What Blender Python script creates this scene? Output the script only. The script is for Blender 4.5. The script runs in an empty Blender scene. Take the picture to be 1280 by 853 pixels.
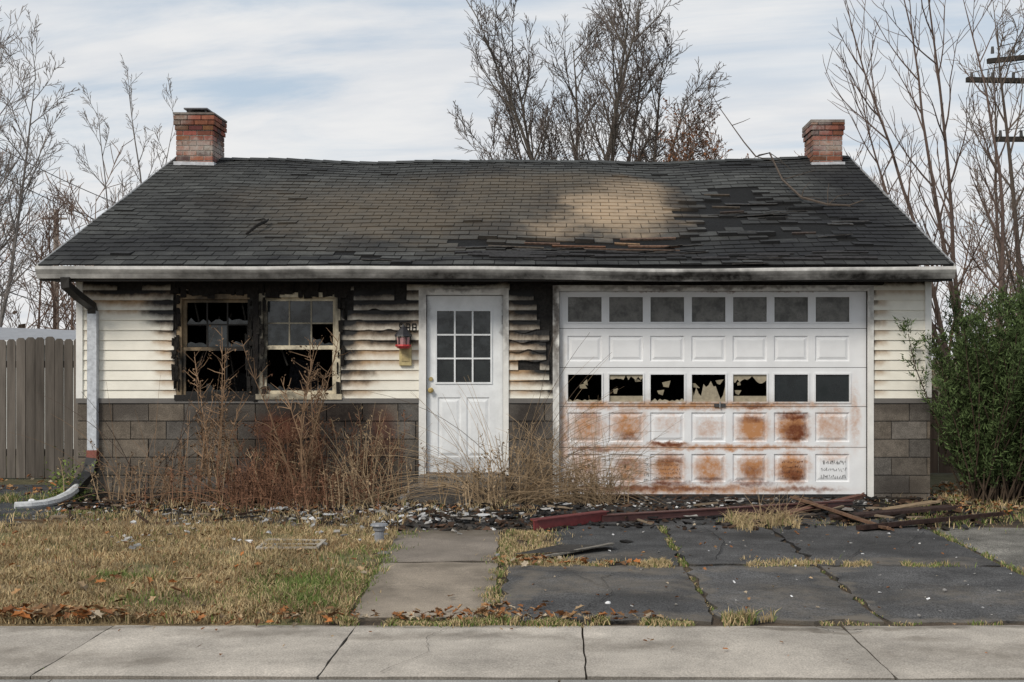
import bpy, math, random
import numpy as np
from mathutils import Vector, Matrix, noise as mnoise
random.seed(7); rng=np.random.default_rng(7)
R=random.uniform
F=1555.0; CH=1.6
def fx(u,d=14.0): return (u-700)*d/F
def fz(v,d=14.0): return CH+(447-v)*d/F
def G(u,v):
    d=CH*F/(v-447.0); return ((u-700)*d/F,d)
EY,EZ,RY,RZ=13.5,2.60,18.4,4.56
SL=(RZ-EZ)/(RY-EY)
def RP(u,v,off=0.0):
    k=(447-v)/F; Y=(CH-EZ+SL*EY)/(SL-k); return Vector(((u-700)*Y/F,Y,CH+k*Y+off))
def nz(x,y,z=0.0): return mnoise.noise(Vector((x,y,z)))
def sstep(a,b,x):
    t=min(1,max(0,(x-a)/(b-a))); return t*t*(3-2*t)

# ---------------------------------------------------------------- mesh builder
class MB:
    def __init__(s): s.v=[];s.f=[];s.c=[];s.m=[]
    def face(s,pts,col=(1,1,1),m=0):
        i=len(s.v); s.v.extend([tuple(p) for p in pts]); s.f.append(tuple(range(i,i+len(pts)))); s.c.append(col); s.m.append(m)
    def box(s,x0,x1,y0,y1,z0,z1,col=(1,1,1),m=0,M=None,jit=0):
        P=[Vector((x,y,z)) for z in(z0,z1) for y in(y0,y1) for x in(x0,x1)]
        if jit: P=[p+Vector((R(-jit,jit),R(-jit,jit),R(-jit,jit))) for p in P]
        if M is not None: P=[M@p for p in P]
        i=len(s.v); s.v.extend([tuple(p) for p in P])
        for q in((0,1,5,4),(1,3,7,5),(3,2,6,7),(2,0,4,6),(4,5,7,6),(0,2,3,1)):
            s.f.append(tuple(i+k for k in q)); s.c.append(col); s.m.append(m)
    def tube(s,pts,rad,n=4,col=(1,1,1),m=0,cap=True):
        pts=[Vector(p) for p in pts]; i0=len(s.v); L=len(pts)
        for k,p in enumerate(pts):
            d=(pts[min(k+1,L-1)]-pts[max(k-1,0)])
            if d.length<1e-9: d=Vector((0,0,1))
            d.normalize(); a=d.cross(Vector((0.31,0.2,0.93)) if abs(d.z)<.9 else Vector((1,0.1,0))); a.normalize(); b=d.cross(a)
            for j in range(n):
                t=2*math.pi*j/n; s.v.append(tuple(p+(a*math.cos(t)+b*math.sin(t))*rad[k]))
        for k in range(L-1):
            for j in range(n):
                j2=(j+1)%n
                s.f.append((i0+k*n+j,i0+k*n+j2,i0+(k+1)*n+j2,i0+(k+1)*n+j)); s.c.append(col); s.m.append(m)
        if cap:
            s.f.append(tuple(i0+j for j in range(n))[::-1]); s.c.append(col); s.m.append(m)
            s.f.append(tuple(i0+(L-1)*n+j for j in range(n))); s.c.append(col); s.m.append(m)
    def grid(s,x0,x1,z0,z1,holes,y,col=(1,1,1),m=0,step=None):
        xs=sorted(set([x0,x1]+[min(max(h[k],x0),x1) for h in holes for k in(0,1)]))
        zs=sorted(set([z0,z1]+[min(max(h[k],z0),z1) for h in holes for k in(2,3)]))
        for a,b in zip(xs,xs[1:]):
            for c,d in zip(zs,zs[1:]):
                if b-a<1e-5 or d-c<1e-5: continue
                mx,mz=(a+b)/2,(c+d)/2
                if any(h[0]<mx<h[1] and h[2]<mz<h[3] for h in holes): continue
                s.face([(a,y,c),(b,y,c),(b,y,d),(a,y,d)],col,m)
    def build(s,name,mats,parent=None,smooth=False):
        me=bpy.data.meshes.new(name); me.from_pydata(s.v,[],s.f)
        if not isinstance(mats,(list,tuple)): mats=[mats]
        for mt in mats: me.materials.append(mt)
        me.polygons.foreach_set('material_index',s.m)
        if smooth: me.polygons.foreach_set('use_smooth',[True]*len(s.f))
        at=me.color_attributes.new('Col','FLOAT_COLOR','CORNER')
        C=np.array([tuple(c)+(1.0,) if len(c)==3 else tuple(c) for c in s.c],dtype=np.float32)
        lt=np.array([len(f) for f in s.f]); at.data.foreach_set('color',np.repeat(C,lt,axis=0).ravel())
        me.update()
        ob=bpy.data.objects.new(name,me); bpy.context.scene.collection.objects.link(ob)
        if parent: ob.parent=parent
        return ob
def empty(name,loc=(0,0,0)):
    e=bpy.data.objects.new(name,None); bpy.context.scene.collection.objects.link(e); e.empty_display_size=.2; return e

# ---------------------------------------------------------------- materials
class NT:
    def __init__(s,name,world=None):
        if world: s.t=world.node_tree
        else:
            s.mat=bpy.data.materials.new(name); s.mat.use_nodes=True; s.t=s.mat.node_tree
            s.b=s.t.nodes['Principled BSDF']
    def n(s,ty,ins={},**kw):
        nd=s.t.nodes.new(ty)
        for k,v in kw.items(): setattr(nd,k,v)
        for k,v in ins.items(): s.set(nd.inputs[k],v)
        return nd
    def set(s,inp,v):
        if isinstance(v,bpy.types.NodeSocket): s.t.links.new(v,inp)
        else:
            if inp.type=='RGBA' and len(v)==3: v=tuple(v)+(1,)
            inp.default_value=v
    def math(s,op,a,b=0.0,clamp=False): return s.n('ShaderNodeMath',{0:a,1:b},operation=op,use_clamp=clamp).outputs[0]
    def vm(s,op,a,b=(0,0,0)): return s.n('ShaderNodeVectorMath',{0:a,1:b},operation=op)
    def mix(s,f,a,b,bt='MIX'):
        nd=s.n('ShaderNodeMix',data_type='RGBA',blend_type=bt); s.set(nd.inputs[0],f); s.set(nd.inputs[6],a); s.set(nd.inputs[7],b); return nd.outputs[2]
    def noise(s,vec,scale,detail=4,rough=.6,dist=0): return s.n('ShaderNodeTexNoise',{'Vector':vec,'Scale':scale,'Detail':detail,'Roughness':rough,'Distortion':dist})
    def mr(s,v,a,b,c=0.,d=1.,smooth=True): 
        return s.n('ShaderNodeMapRange',{0:v,1:a,2:b,3:c,4:d},interpolation_type='SMOOTHSTEP' if smooth else 'LINEAR').outputs[0]
    def oc(s): return s.n('ShaderNodeTexCoord').outputs['Object']
    def attr(s): return s.n('ShaderNodeAttribute',attribute_name='Col')
    def blobs(s,vec,bl,plane='xz',dist=.12,nsc=5.0,grain=.5,gscale=9.0,lap=None):
        nv=s.noise(vec,nsc,3).outputs['Color']
        off=s.vm('SUBTRACT',nv,(.5,.5,.5)).outputs[0]
        off=s.vm('MULTIPLY',off,(dist*2,)*3).outputs[0]
        p=s.vm('ADD',vec,off).outputs[0]; acc=None
        for (cx,cz,rx,rz,st) in bl:
            c,q=((cx,0,cz),(1/rx,0,1/rz)) if plane=='xz' else ((cx,cz,0),(1/rx,1/rz,0))
            d=s.vm('SUBTRACT',p,c).outputs[0]; d=s.vm('MULTIPLY',d,q).outputs[0]; l=s.vm('LENGTH',d).outputs['Value']
            m=s.mr(l,1.2,.25,0.,st)
            acc=m if acc is None else s.math('MAXIMUM',acc,m)
        g=s.noise(vec,gscale,4,.7).outputs[0]
        g=s.math('MULTIPLY',s.math('SUBTRACT',g,.5),grain)
        if lap:
            z=s.n('ShaderNodeSeparateXYZ',{0:vec}).outputs[2]
            fr=s.math('FRACT',s.math('DIVIDE',s.math('SUBTRACT',z,lap[0]),lap[1]))
            g=s.math('ADD',g,s.math('MULTIPLY',s.math('SUBTRACT',s.mr(fr,.1,.9),.5),lap[2]))
        r=s.math('ADD',acc,s.math('MULTIPLY',g,s.mr(acc,0.,.3)))
        return s.math('ADD',r,0.,True)
    def bump(s,h,st=.3,dist=.01): 
        nd=s.n('ShaderNodeBump',{'Height':h,'Strength':st,'Distance':dist}); s.t.links.new(nd.outputs[0],s.b.inputs['Normal'])

def weathered(name,rough=.7,nscale=8,amp=.35,bump=.2,bscale=60,bdist=.004,layers=(),spec=.3,metal=0,stretch=None,speck=0,big=0,sscale=110):
    """base colour from the Col attribute, broken up by noise; layers=(blobs,plane,colour,kwargs)"""
    t=NT(name); v=t.oc()
    vs=v if stretch is None else t.vm('MULTIPLY',v,stretch).outputs[0]
    c=t.attr().outputs['Color']
    n1=t.noise(vs,nscale,5,.65).outputs[0]
    k=t.mr(n1,.28,.72,1-amp,1+amp*.5,False)
    if speck:
        n3=t.noise(v,sscale,2,.6).outputs[0]; k=t.math('MULTIPLY',k,t.mr(n3,.35,.68,1-speck,1+speck*1.5,False))
    if big:
        n4=t.noise(v,.9,6,.75).outputs[0]; k=t.math('MULTIPLY',k,t.mr(n4,.32,.68,1-big,1+big,False))
    c=t.vm('MULTIPLY',c,t.n('ShaderNodeCombineXYZ',{0:k,1:k,2:k}).outputs[0]).outputs[0]
    for (bl,pl,col,kw) in layers:
        m=t.blobs(v,bl,pl,**kw); c=t.mix(m,c,col)
    t.set(t.b.inputs['Base Color'],c)
    t.b.inputs['Roughness'].default_value=rough; t.b.inputs['Specular IOR Level'].default_value=spec; t.b.inputs['Metallic'].default_value=metal
    if bump: t.bump(t.noise(vs,bscale,3,.6).outputs[0],bump,bdist)
    return t.mat
def FB(*l): return [(fx(a),fz(b),c*.009,d*.009,e) for a,b,c,d,e in l]
ZS=1.123; EXP=.112
soot_sid=FB((165,352,95,24,1.),(150,358,70,18,.85),(208,385,34,34,.85),(226,410,14,100,.95),(430,410,22,100,1.),(450,368,60,34,1.),(480,382,70,48,.85),(490,422,56,18,.6),(455,470,18,12,.4),
   (578,352,80,14,1.),(665,366,50,34,1.1),(686,415,36,95,1.),(664,408,46,44,.88),(694,480,14,60,.8),(668,455,34,10,.6),(900,350,260,12,1.),(1090,390,8,90,.35),(1120,350,60,9,.8),(650,425,30,10,.5))
brown_sid=FB((165,366,100,32,.7),(215,420,26,110,.5),(440,430,44,110,.7),(480,400,90,80,.7),(660,420,60,95,.85),(1096,420,18,120,.35),(112,400,10,80,.2),(1130,356,60,20,.3))
K=dict(dist=.10,nsc=6,grain=.7,gscale=14)
KL=dict(dist=.09,nsc=7,grain=.8,gscale=12,lap=(ZS,EXP,.7))
m_siding=weathered('vinyl_siding',.5,3,.12,.05,30,layers=[(brown_sid,'xz',(.36,.23,.12),KL),(soot_sid,'xz',(.011,.010,.009),KL)])
trim_soot=FB((900,358,250,5,.7),(578,360,60,6,.7),(529,380,8,50,.4),(694,400,7,100,.85),(632,400,6,60,.5),(1088,380,6,60,.4),(694,560,8,60,.5),(694,470,6,40,.5),(580,580,50,16,.35))
m_trim=weathered('painted_trim',.5,6,.15,.1,40,layers=[(trim_soot,'xz',(.06,.045,.035),K)])
m_win=weathered('window_frame_paint',.6,12,.5,.2,50,layers=[(FB((322,430,20,90,1.),(290,440,52,84,1.),(262,390,44,40,.85),(232,460,20,40,.95),(270,500,60,12,1.),(425,378,8,40,.7),(350,496,50,6,.6),(330,400,12,50,.8)),'xz',(.012,.011,.01),K)])
m_char=weathered('charred_wood',.85,25,.7,.6,70,.01,spec=.25)
gut=[(-5.3,2.5,.4,.2,.4),(-3.2,2.47,2.2,.10,.8),(-1,2.46,2.0,.10,.9),(1.5,2.46,2.0,.1,.95),(3.4,2.46,1.3,.10,.95)]
m_gutter=weathered('gutter_metal',.45,7,.35,.1,40,layers=[(gut,'xz',(.014,.013,.012),dict(dist=.05,nsc=3,grain=.6,gscale=10))],spec=.4)
m_block=weathered('concrete_block',.92,14,.4,.6,90,.007,speck=.25,layers=[(FB((375,540,90,70,.9),(430,515,70,34,.95),(330,560,40,60,.55),(660,520,30,40,.75),(560,560,50,80,.6),(150,512,70,16,.45),(1125,610,40,20,.5),(300,625,260,18,.8),(270,520,60,26,.6),(480,560,30,60,.5),(1125,508,50,10,.4),(180,600,50,30,.35)),'xz',(.018,.013,.011),K),
   (FB((350,535,40,20,.55),(480,540,20,36,.5),(330,600,60,26,.5)),'xz',(.14,.045,.022),K)])
m_brick=weathered('chimney_brick',.9,20,.4,.4,80,.005,layers=[([(-5.2,4.62,.5,.16,.6),(-5.5,5.1,.25,.2,.35),(3.95,4.65,.4,.14,.55),(3.7,5.0,.2,.3,.3)],'xz',(.45,.42,.38),dict(dist=.15,nsc=6,grain=1.4,gscale=18))])
m_concrete=weathered('concrete_paving',.9,2.2,.28,.4,120,.003,speck=.22,big=.25,layers=[([(-.6,7.0,1.2,.12,.4),(1.35,7.15,.35,.08,.6),(-3,6.5,1.2,.3,.35),(2.6,6.6,1.0,.3,.4),(.4,6.8,.5,.2,.35),(-.9,11.2,.9,.5,.8),(-1.9,7.1,.6,.15,.4),(-.5,8.6,.15,.9,.5),(-1.25,8.4,.15,.9,.5),(-.9,9.4,.5,.2,.4),(0,7.33,6,.10,.55),(-2.2,6.4,.25,.12,.5),(2.0,7.0,.2,.1,.5)],'xy',(.10,.082,.06),dict(dist=.3,nsc=2,grain=1.1,gscale=5))])
m_asphalt=weathered('old_asphalt',.9,3,.45,.8,120,.008,speck=.6,sscale=95,big=.45,layers=[([(.3,8.6,.9,.5,.4),(1.5,8.2,.5,.7,.35),(2.6,9.6,.8,.3,.45),(.4,9.9,.6,.3,.35),(2.7,8.3,.7,.4,.3),(.3,9.3,.9,.2,.6),(1.7,9.3,.7,.2,.5),(.95,8.5,.12,1.2,.4),(1.95,8.5,.1,1.2,.4),(-.3,8.4,.15,1.1,.6),(2,7.5,2.4,.15,.6)],'xy',(.17,.145,.115),dict(dist=.4,nsc=2,grain=1.6,gscale=7)),
   ([(1.5,13,3.2,.9,.8),(-.2,12.2,.8,.6,.6),(1.6,11.0,.5,.3,.5),(.5,8.0,.3,.5,.35),(2.8,10.4,.5,.6,.4)],'xy',(.02,.019,.018),dict(dist=.4,nsc=2,grain=1.2,gscale=6))],spec=.3)
m_ground=weathered('soil_ground',.95,6,.45,.8,50,.02,speck=.35)
m_plain=weathered('organic_matter',.85,30,.25,0,spec=.15)
m_bark=weathered('bark',.9,25,.3,0,60,spec=.15)
m_fence=weathered('weathered_fence_wood',.9,14,.45,.4,60,.004,stretch=(1,1,.08),spec=.15)
m_metal=weathered('weathered_metal',.5,20,.35,.15,60,spec=.5)
# roof
def RB(*l):
    o=[]
    for u,v,ru,rv,st in l:
        a=RP(u,v); b=RP(u,v-rv); o.append((a.x,a.y,ru*a.y/F,abs(b.y-a.y),st))
    return o
m_roof=weathered('asphalt_shingle',.85,5,.30,.5,160,.004,speck=.35,spec=.3,big=.3,layers=[
  (RB((520,262,230,46,.65),(640,232,180,26,.65),(350,250,120,26,.35)),'xy',(.120,.095,.066),dict(dist=.5,nsc=1.2,grain=1.0,gscale=3)),
  (RB((775,262,100,32,1.),(790,235,60,18,.65),(700,288,60,14,.5)),'xy',(.36,.27,.18),dict(dist=.5,nsc=1.3,grain=1.1,gscale=4)),
  (RB((1070,285,110,50,1.),(1000,310,200,18,.95),(900,318,280,10,.95),(180,308,180,22,.8),(110,310,70,22,.85),(560,326,420,6,.8),(950,206,150,9,.75),(350,206,160,8,.5),(260,270,60,40,.45),(470,306,60,12,.6),(640,322,90,9,.9),(1080,230,70,34,.9),(600,210,60,10,.4)),'xy',(.011,.011,.012),dict(dist=.5,nsc=1.5,grain=.9,gscale=4)),
  (RB((855,262,24,40,.6),(690,250,24,30,.4),(610,290,50,20,.4),(740,300,60,10,.7),(560,240,20,30,.35),(930,262,80,34,.55)),'xy',(.018,.017,.017),dict(dist=.6,nsc=2,grain=.9,gscale=5))])
rustb=FB((941,535,26,24,1.05),(991,535,26,26,1.1),(941,586,26,22,.95),(991,586,26,24,1.1),(836,586,26,26,.95),(888,586,25,24,.85),(733,534,28,28,.8),(785,532,28,28,.85),(785,590,28,26,.8),(733,585,28,28,.7),(836,556,34,5,.85),(1041,530,26,28,.6),(1041,570,24,10,.35),(880,507,200,7,.9),(850,612,210,8,.8),(741,507,34,8,.9),(705,545,9,60,.6),(900,560,180,5,.8),(888,535,24,18,.45),(770,560,80,6,.7),(1070,520,8,50,.4),(836,530,22,16,.35))
darkr=FB((995,540,20,16,1.),(992,520,24,6,.9),(992,592,20,16,.8),(836,605,34,5,.8),(836,555,28,4,.9),(940,604,34,5,.7),(800,611,150,4,.75),(941,507,24,4,.7),(880,362,190,4,.6),(941,525,20,6,.6),(941,590,16,12,.5),(836,575,22,8,.55),(740,562,40,3,.6),(1000,612,60,4,.6),(785,545,18,7,.5),(785,580,18,5,.45),(733,520,20,4,.45),(888,600,20,5,.5))
KR=dict(dist=.05,nsc=9,grain=1.6,gscale=16)
m_gdoor=weathered('garage_door_paint',.5,4,.08,.04,40,layers=[
  (rustb,'xz',(.48,.23,.10),KR),(darkr,'xz',(.15,.042,.015),dict(dist=.06,nsc=9,grain=1.5,gscale=20)),
  (FB((731,480,40,26,.2),(700,470,10,80,.35),(880,500,200,16,.25)),'xz',(.3,.25,.18),K)])
def glass(name,col,rough=.05):
    t=NT(name); v=t.oc(); n=t.noise(v,7,5,.7).outputs[0]
    t.set(t.b.inputs['Base Color'],t.mix(t.mr(n,.35,.7),col,tuple(c*.35 for c in col)))
    t.set(t.b.inputs['Roughness'],t.mr(n,.3,.7,rough,rough+.25)); t.b.inputs['Specular IOR Level'].default_value=.6
    return t.mat
m_glass=glass('sooty_glass',(.022,.028,.030)); m_fglass=glass('dusty_garage_glass',(.13,.125,.11),.25)

# ---------------------------------------------------------------- house
house=empty('burned_house')
XL,XR=fx(98),fx(1162); ZT=2.46; YW=14.0; YB=22.8
W1=(fx(222),fx(319),fz(497),fz(368)); W2=(fx(323),fx(426),fz(496),fz(366))
DR=(fx(533),fx(629),fz(592),fz(369)); GD=(fx(699),fx(1084),0.0,fz(364))
ops=[W1,W2,DR,GD]
b=MB()
blk=(.03,.028,.026)
b.grid(XL,XR,0,ZT+.1,ops,YW,blk)
for (a,c,z0,z1) in ops:
    y1=YW+.14
    b.face([(a,YW,z0),(a,y1,z0),(a,y1,z1),(a,YW,z1)],blk); b.face([(c,YW,z0),(c,YW,z1),(c,y1,z1),(c,y1,z0)],blk)
    b.face([(a,YW,z1),(a,y1,z1),(c,y1,z1),(c,YW,z1)],blk); b.face([(a,YW,z0),(c,YW,z0),(c,y1,z0),(a,y1,z0)],blk)
i0,i1=YW+.14,YB-.2
b.grid(XL+.15,XR-.15,0.01,ZT,[(h[0],h[1],max(h[2],.01),h[3]) for h in ops],i0,blk)
b.face([(XL+.15,18,0),(XR-.15,18,0),(XR-.15,18,ZT),(XL+.15,18,ZT)],blk)
b.face([(XL+.15,i0,0.01),(XR-.15,i0,0.01),(XR-.15,18,0.01),(XL+.15,18,0.01)],blk)
b.face([(XL+.15,i0,ZT),(XR-.15,i0,ZT),(XR-.15,18,ZT),(XL+.15,18,ZT)],blk)
for x in(XL+.15,XR-.15,-1.9,-.2): b.face([(x,i0,0),(x,18,0),(x,18,ZT),(x,i0,ZT)],blk)
b.build('charred_shell',m_char,house)
b=MB()
wc=(.7,.68,.6)
for x in(XL,XR): b.face([(x,YW,0),(x,YB,0),(x,YB,ZT),(x,RY,RZ-.12),(x,YW,ZT)],wc)
b.face([(XL,YB,0),(XR,YB,0),(XR,YB,ZT),(XL,YB,ZT)],wc)
b.build('side_and_back_walls',m_siding,house)
miss=FB((688,380,24,50,1.1),(670,352,44,16,1.1),(226,390,12,60,1.),(432,376,14,30,1.),(160,352,80,8,1.),(476,353,60,9,1.),(692,440,10,50,.9),(500,366,22,7,.8),(660,458,24,6,.8))
warp=FB((660,410,50,90,1.2),(476,385,60,60,1.),(165,362,70,30,.6),(222,400,25,80,.7))
def bf(bl,x,z):
    return max(st*max(0,1-math.hypot((x-cx)/rx,(z-cz)/rz)**2) for cx,cz,rx,rz,st in bl)
b=MB(); e=EXP; i=0
sops=[(fx(221),fx(427),W1[2]-.02,fz(364)),(fx(524),fx(636),0,fz(361)),(fx(691),fx(1091),0,fz(357))]
while ZS+i*e<ZT-.02:
    zb=ZS+i*e; zt=min(zb+e,ZT); x=XL+.06; tint=R(.94,1.02); base=(.87*tint,.84*tint,.74*tint)
    while x<XR-.06-1e-4:
        x2=min(x+.035,XR-.06)
        for o in sops:
            if x<o[0]<x2 and zb+.05<o[3]: x2=o[0]
            if x<o[1]<x2 and zb+.05<o[3]: x2=o[1]
        mx=(x+x2)/2
        zm=(zb+zt)/2
        if not any(o[0]<=mx<=o[1] and zm<o[3] for o in sops) and x2-x>1e-4:
            mv=bf(miss,mx,zm)
            if mv<.45+.35*nz(mx*5,i*3.3):
                def wv(xx,zz):
                    w=bf(warp,xx,zz); n=nz(xx*6,i*2.1,3); return w*n*.045-w*.010+.003*nz(xx*1.3,i*5.1), -w*abs(nz(xx*4,i*1.7,9))*.035-.002*abs(nz(xx*1.1,i*3.3))
                a0,b0=wv(x,zb); a1,b1=wv(x2,zb)
                yf=YW-.026
                P0=(x,yf+b0,zb+a0);P1=(x2,yf+b1,zb+a1)
                b.face([(x,YW-.006,zb+a0+.004),(x2,YW-.006,zb+a1+.004),P1,P0],base)
                b.face([P0,P1,(x2,YW-.012,zt+a1*.2),(x,YW-.012,zt+a0*.2)],base)
        x=x2
    i+=1
b.build('siding',m_siding,house)
b=MB(); tw=(.80,.79,.75)
b.box(XL-.012,XL+.06,YW-.04,YW+.05,fz(500),ZT,tw); b.box(XR-.06,XR+.012,YW-.04,YW+.05,fz(497),ZT,tw)
for (a,c) in((XL-.01,fx(524)),(fx(636),fx(691)),(fx(1091),XR+.01)): b.box(a,c,YW-.05,YW+.02,fz(504),fz(498),(.16,.15,.14))
yc=YW-.045
b.box(fx(524),DR[0],yc,YW+.02,fz(594),fz(361),tw); b.box(DR[1],fx(636),yc,YW+.02,fz(594),fz(361),tw); b.box(DR[0],DR[1],yc,YW+.02,DR[3],fz(361),tw)
b.box(fx(691),GD[0],yc,YW+.02,0,fz(357),tw); b.box(GD[1],fx(1091),yc,YW+.02,0,fz(357),tw); b.box(GD[0],GD[1],yc,YW+.02,GD[3],fz(357),tw)
b.build('trim',m_trim,house)
b=MB(); bh=.2025
mort=(.085,.08,.072)
for (a,c) in((XL,fx(524)),(fx(636),fx(691)),(fx(1091),XR)):
    b.box(a+.004,c-.004,YW-.022,YW+.02,-.05,fz(504),mort)
    r=0; z=fz(504)
    while z>-.05:
        z0=z-bh; x=a-(.2 if r%2 else 0)
        while x<c:
            x0,x1=max(x,a),min(x+.4,c)
            if x1-x0>.03:
                g=R(.7,1.18); h=R(-.006,.010); col=((.150+h)*g,(.133)*g,(.114-h)*g)
                b.box(x0+.005,x1-.005,YW-.034-R(0,.005),YW,z0+.006,z-.005,col,jit=.002)
            x+=.4
        z=z0; r+=1
b.build('block_foundation',m_block,house)

# windows
def window(name,Wn,c1,c2,burn,seed):
    random.seed(seed)
    b=MB(); x0,x1,z0,z1=Wn; cs=.055
    yo=YW-.035
    b.box(x0-.0,x0+cs,yo,YW+.1,z0,z1,c1); b.box(x1-cs,x1,yo,YW+.1,z0,z1,c2)
    b.box(x0+cs,x1-cs,yo,YW+.1,z1-cs,z1,c1); b.box(x0-.02,x1+.02,yo-.03,YW+.1,z0-.03,z0+.03,c2)
    xa,xb=x0+cs,x1-cs; zm=z0+(z1-z0)*.46
    y=YW+.03
    s=.038
    def sash(za,zb,y,cols,rows,skip,broken=False):
        b.box(xa,xa+s,y,y+.035,za,zb,c1); b.box(xb-s,xb,y,y+.035,za,zb,c2)
        b.box(xa+s,xb-s,y+.001,y+.034,zb-s,zb,c1); b.box(xa+s,xb-s,y+.001,y+.034,za,za+s,c2)
        ux,uz=(xb-xa-2*s)/cols,(zb-za-2*s)/rows
        mc=tuple(q*.45 for q in c1) if not burn else (.03,.025,.02)
        for k in range(1,cols):
            if broken and R(0,1)<.7: continue
            b.box(xa+s+k*ux-.008,xa+s+k*ux+.008,y+.008,y+.026,za+s,zb-s,mc)
        for k in range(1,rows):
            if broken and R(0,1)<.6: continue
            b.box(xa+s,xb-s,y+.009,y+.025,za+s+k*uz-.008,za+s+k*uz+.008,mc)
        for p in range(cols):
            for q in range(rows):
                X,Z=xa+s+p*ux,za+s+q*uz
                if (p,q) in skip:
                    pts=[(X,Z)]
                    for t in range(6): pts.append((X+ux*t/5,Z+uz*R(.05,.4)*(1-.5*t/5)))
                    pts.append((X+ux,Z))
                    b.face([(a,y+.017,c) for a,c in pts],(1,1,1),1)
                elif not broken:
                    b.face([(X,y+.017,Z),(X+ux,y+.017,Z),(X+ux,y+.017+R(-.004,.004),Z+uz),(X,y+.017+R(-.004,.004),Z+uz)],(1,1,1),1)
    sash(zm,z1-cs,y,3,2,[(2,0)] if not burn else [(0,0),(0,1),(1,1),(2,1),(2,0)])
    sash(z0+.03,zm+.03,y-.037,3,2,[(0,0),(2,0)] if not burn else [(1,0)],True)
    for k in range(9 if burn else 5):
        X=R(xa,xb); Z=R(z0,z1-.2); L=R(.2,.6); a=R(-.5,.5)
        b.box(-.008,.008,-.01,.01,0,L,(.03,.027,.024),2,M=Matrix.Translation((X,YW+R(.1,.6),Z))@Matrix.Rotation(a,4,'Y'))
    b.build(name,[m_win,m_glass,m_char],house)
window('front_window',W1,(.34,.25,.15),(.02,.018,.016),True,3)
window('front_window_2',W2,(.66,.59,.44),(.60,.53,.39),False,5)
b=MB()
b.box(W1[1]-.01,W2[0]+.01,YW-.06,YW+.05,W1[2]-.05,ZT-.05,(.015,.013,.012),jit=.006)
b.box(fx(219),fx(427),YW-.03,YW+.02,W2[3],ZT,(.02,.017,.015),jit=.006)
for k in range(90):
    X=R(fx(212),fx(435)); b.box(X,X+R(.02,.12),YW-.06,YW-.01,ZT-R(.05,.2),ZT,(.02,.017,.015),jit=.012)
for k in range(70):
    X=R(fx(430),fx(1080)); b.box(X,X+R(.05,.3),YW-.07,YW-.03,ZT-R(.01,.05),ZT,(.02,.017,.015),jit=.008)
for (u,n) in((314,30),(221,22),(326,16),(427,10)):
    for k in range(n):
        X=fx(u)+R(-.05,.04); Z=R(W1[2],W1[3]-.1); b.box(X,X+R(.01,.04),YW-.06,YW-.035,Z,Z+R(.05,.2),(.018,.016,.014),jit=.01)
b.build('charred_framing',m_char,house)
b=MB()
b.box(W1[0]+.2,W1[0]+.6,YW+1.2,YW+1.6,.5,1.4,(.03,.03,.03)); b.box(W2[0]+.1,W2[0]+.5,YW+1.0,YW+1.3,.5,1.55,(.025,.025,.03),jit=.05)
b.build('burnt_furniture',m_char,house)

def raised(b,x0,x1,z0,z1,y,col,dp=.014,m=0):
    rings=[(0,0),(.012,dp),(.022,dp),(.05,.003)]
    for (o1,d1),(o2,d2) in zip(rings,rings[1:]):
        A=[(x0+o1,y+d1,z0+o1),(x1-o1,y+d1,z0+o1),(x1-o1,y+d1,z1-o1),(x0+o1,y+d1,z1-o1)]
        B=[(x0+o2,y+d2,z0+o2),(x1-o2,y+d2,z0+o2),(x1-o2,y+d2,z1-o2),(x0+o2,y+d2,z1-o2)]
        for k in range(4): b.face([A[k],A[(k+1)%4],B[(k+1)%4],B[k]],col,m)
    b.face(B,col,m)
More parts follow.
